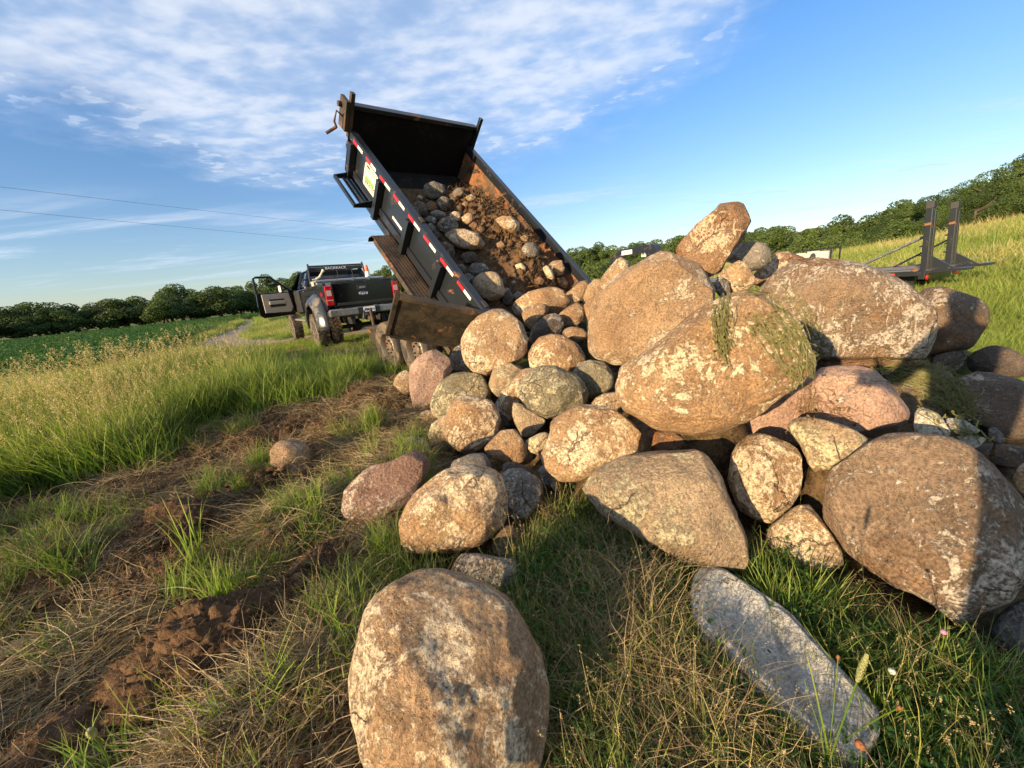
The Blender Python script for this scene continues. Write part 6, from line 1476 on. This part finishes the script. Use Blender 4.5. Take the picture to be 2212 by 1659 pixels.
for q, (bx2, by2, tx2, ty2, lab) in enumerate([(1790, 1700, 1745, 1465, 'long thin green blade left of the tall seed spike'), (1800, 1700, 1785, 1455, 'upright green blade beside the tall seed spike'), (1700, 1700, 1718, 1530, 'green blade crossing the lower end of the flat stone')]):
    b_ = at_z(bx2, by2); t_ = pt(tx2, ty2, .88); b_[2] = gz(b_[0], b_[1])
    V, F, A = strands(b_[None], (t_ - b_)[None], np.array([np.linalg.norm(t_ - b_) * 1.03]), np.array([.007]), 8, np.random.default_rng(q), .0, .03)
    tag(link('long_grass', np_mesh('long_grass', V - b_, F, False, A), MATS['grass_bright'], None, Vector(b_)), lab, 'grass')
# broad leaved weed rosette
def rosette(x, y, n, ln, wd, up, seed, label, mat='grass_bright', zz=.0):
    p = at_z(x, y, zz); rs = np.random.default_rng(seed); o = empty('broadleaf_weed', (p[0], p[1], gz(p[0], p[1])))
    for k in range(n):
        a = 2 * PI * k / n + rs.uniform(-.3, .3); e = up * rs.uniform(.6, 1.4); l = ln * rs.uniform(.7, 1.15); V = []
        t = np.linspace(0, 1, 7); d = np.array([math.cos(a), math.sin(a), 0]); s_ = np.array([-d[1], d[0], 0])
        for tk in t:
            c = d * l * tk * math.cos(e) + np.array([0, 0, .02 + l * (math.sin(e) * tk - .45 * tk * tk)]); w_ = wd * math.sin(PI * (tk * .85 + .12)) / 2
            V += [c - s_ * w_ + np.array([0, 0, w_ * .35]), c, c + s_ * w_ + np.array([0, 0, w_ * .35])]
        F = [(3 * j, 3 * j + 1, 3 * j + 4, 3 * j + 3) for j in range(6)] + [(3 * j + 1, 3 * j + 2, 3 * j + 5, 3 * j + 4) for j in range(6)]
        link('leaf', np_mesh('leaf', V, F, True, {'h': np.full(len(V), .3), 'r': np.full(len(V), rs.uniform(0, 1))}), MATS[mat], o)
    tag(o, label, 'weed'); return o
rosette(1420, 1590, 9, .105, .020, .75, 1, 'bright broad leaved weed right of the nearest boulder', zz=.05)
rosette(1325, 1330, 8, .09, .026, .5, 2, 'dark broad leaved weed in the shade behind the nearest boulder', 'clover')
rosette(1540, 1400, 7, .05, .028, .6, 3, 'small round leaved weed against the left edge of the flat stone', 'grass_green')
rosette(1240, 1290, 7, .12, .022, .8, 4, 'long leaved dark weed beside the small flat brown stone', 'clover')
rosette(610, 1520, 6, .07, .026, .7, 5, 'leafy green weed left of the nearest boulder', 'grass_green')

# ------------------------------------------------------------------ pulled weeds lying over the boulders
allV = []; allF = []; b0 = 0
for v_, f_ in ROCKV:
    f_ = np.asarray(f_)
    if f_.shape[1] == 4: f_ = np.vstack([f_[:, :3], f_[:, [0, 2, 3]]])
    if len(f_) > 3000: 
        pass
    allV.append(v_); allF.append(f_ + b0); b0 += len(v_)
bvh = BVHTree.FromPolygons([tuple(q) for q in np.vstack(allV)], [tuple(int(i) for i in q) for q in np.vstack(allF)])
def surf(x, y):
    d = Vector(ray(x, y)).normalized(); h = bvh.ray_cast(Vector(EYE), d)
    return (h[0], h[1]) if h[0] is not None else (None, None)
def drape(name, label, paths, n, wob, seed, mat, cat, lift=(.003, .03), leafn=1, width=.0026):
    rs = np.random.default_rng(seed); V = []; F = []; H = []; R_ = []; b = 0; LC = []
    for k in range(n):
        path_ = np.array(paths[k % len(paths)], float); u0_, u1_ = sorted(rs.uniform(0, 1, 2)); u1_ = min(1, max(u1_, u0_ + .25)); m_ = 9
        seg = np.linspace(u0_, u1_, m_) * (len(path_) - 1); i0 = np.minimum(seg.astype(int), len(path_) - 2); f = (seg - i0)[:, None]
        pp = path_[i0] * (1 - f) + path_[i0 + 1] * f; off = rs.normal(size=2) * wob; walk = np.cumsum(rs.normal(size=(m_, 2)) * wob * .22, 0)
        pp = pp + off + walk; lf = rs.uniform(*lift); pts = []
        for q in pp:
            h, nn = surf(*q)
            if h is None: continue
            if pts and (h - pts[-1]).length > .22: break
            pts.append(h + nn * lf * (1 if nn.dot(Vector(-fwd)) > 0 else -1) + Vector(rs.normal(size=3) * .004))
        if len(pts) < 3: continue
        w_ = width * rs.uniform(.6, 1.4)
        for j, q in enumerate(pts):
            t = (pts[min(j + 1, len(pts) - 1)] - pts[max(j - 1, 0)]).normalized(); s_ = t.cross(Vector(ray(*pp[0]))).normalized() * w_ * .5
            V += [tuple(q - s_), tuple(q + s_)]; H += [j / len(pts)] * 2
            if rs.uniform() < leafn * .18: LC.append(q + Vector(rs.normal(size=3) * .008))
        rr = rs.uniform(); R_ += [rr] * (2 * len(pts)); F += [(b + 2 * j, b + 2 * j + 1, b + 2 * j + 3, b + 2 * j + 2) for j in range(len(pts) - 1)]; b += 2 * len(pts)
    if LC:
        c = np.array([tuple(q) for q in LC]); nn = rs.normal(size=c.shape); nn /= np.linalg.norm(nn, axis=1)[:, None]; V2, F2 = leaf_quads(c, nn, .009, rs)
        F += [tuple(q + b) for q in F2]; V += [tuple(q) for q in V2]; H += [.5] * len(V2); R_ += list(np.repeat(rs.uniform(0, 1, len(F2)), 4))
    o = link(name, np_mesh(name, V, F, False, {'h': H, 'r': R_}), MATS[mat]); tag(o, label, cat, 'pulled weeds on the boulders'); return o
drape('pulled_weeds', 'narrow bunch of pulled weeds hanging down the left face of the central boulder', [[(1568, 628), (1558, 660), (1552, 700), (1556, 745), (1562, 765)], [(1572, 632), (1566, 680), (1562, 730), (1560, 760)], [(1545, 660), (1552, 700), (1560, 740), (1572, 790)]], 80, 6, 1, 'hay_green', 'weeds')
drape('pulled_weeds', 'large tangle of pulled weeds draped over the right shoulder of the central boulder', [[(1580, 622), (1640, 612), (1690, 640), (1725, 690), (1742, 740), (1745, 790), (1738, 850), (1742, 900)], [(1650, 618), (1700, 660), (1735, 720), (1748, 770), (1740, 830)], [(1640, 700), (1680, 710), (1710, 745), (1728, 790)], [(1600, 690), (1650, 720), (1700, 780), (1720, 810)]], 150, 18, 2, 'hay_green', 'weeds')
drape('pulled_weeds', 'thin trailing roots hanging over the pinkish boulder', [[(1735, 830), (1740, 880), (1760, 900), (1800, 905)], [(1750, 850), (1735, 900), (1740, 930)], [(1760, 870), (1800, 890), (1840, 900)]], 70, 12, 3, 'root_brown', 'weeds', (.01, .05), 1, .002)
drape('pulled_weeds', 'loose green stalks scattered over the shaded brown boulder at the right', [[(1880, 795), (1960, 805), (2040, 830), (2100, 860)], [(1970, 850), (2020, 870), (2080, 900), (2120, 940)], [(2040, 830), (2070, 880), (2110, 930)], [(1900, 800), (1990, 815), (2050, 800)]], 300, 14, 4, 'hay_green', 'weeds', (.005, .05), 1, .004)
drape('soil_crust', 'brown soil crust with twigs along the crest of the wide domed boulder', [[(1700, 565), (1760, 557), (1820, 560)]], 60, 8, 5, 'root_brown', 'soil', (.001, .01), 0, .004)
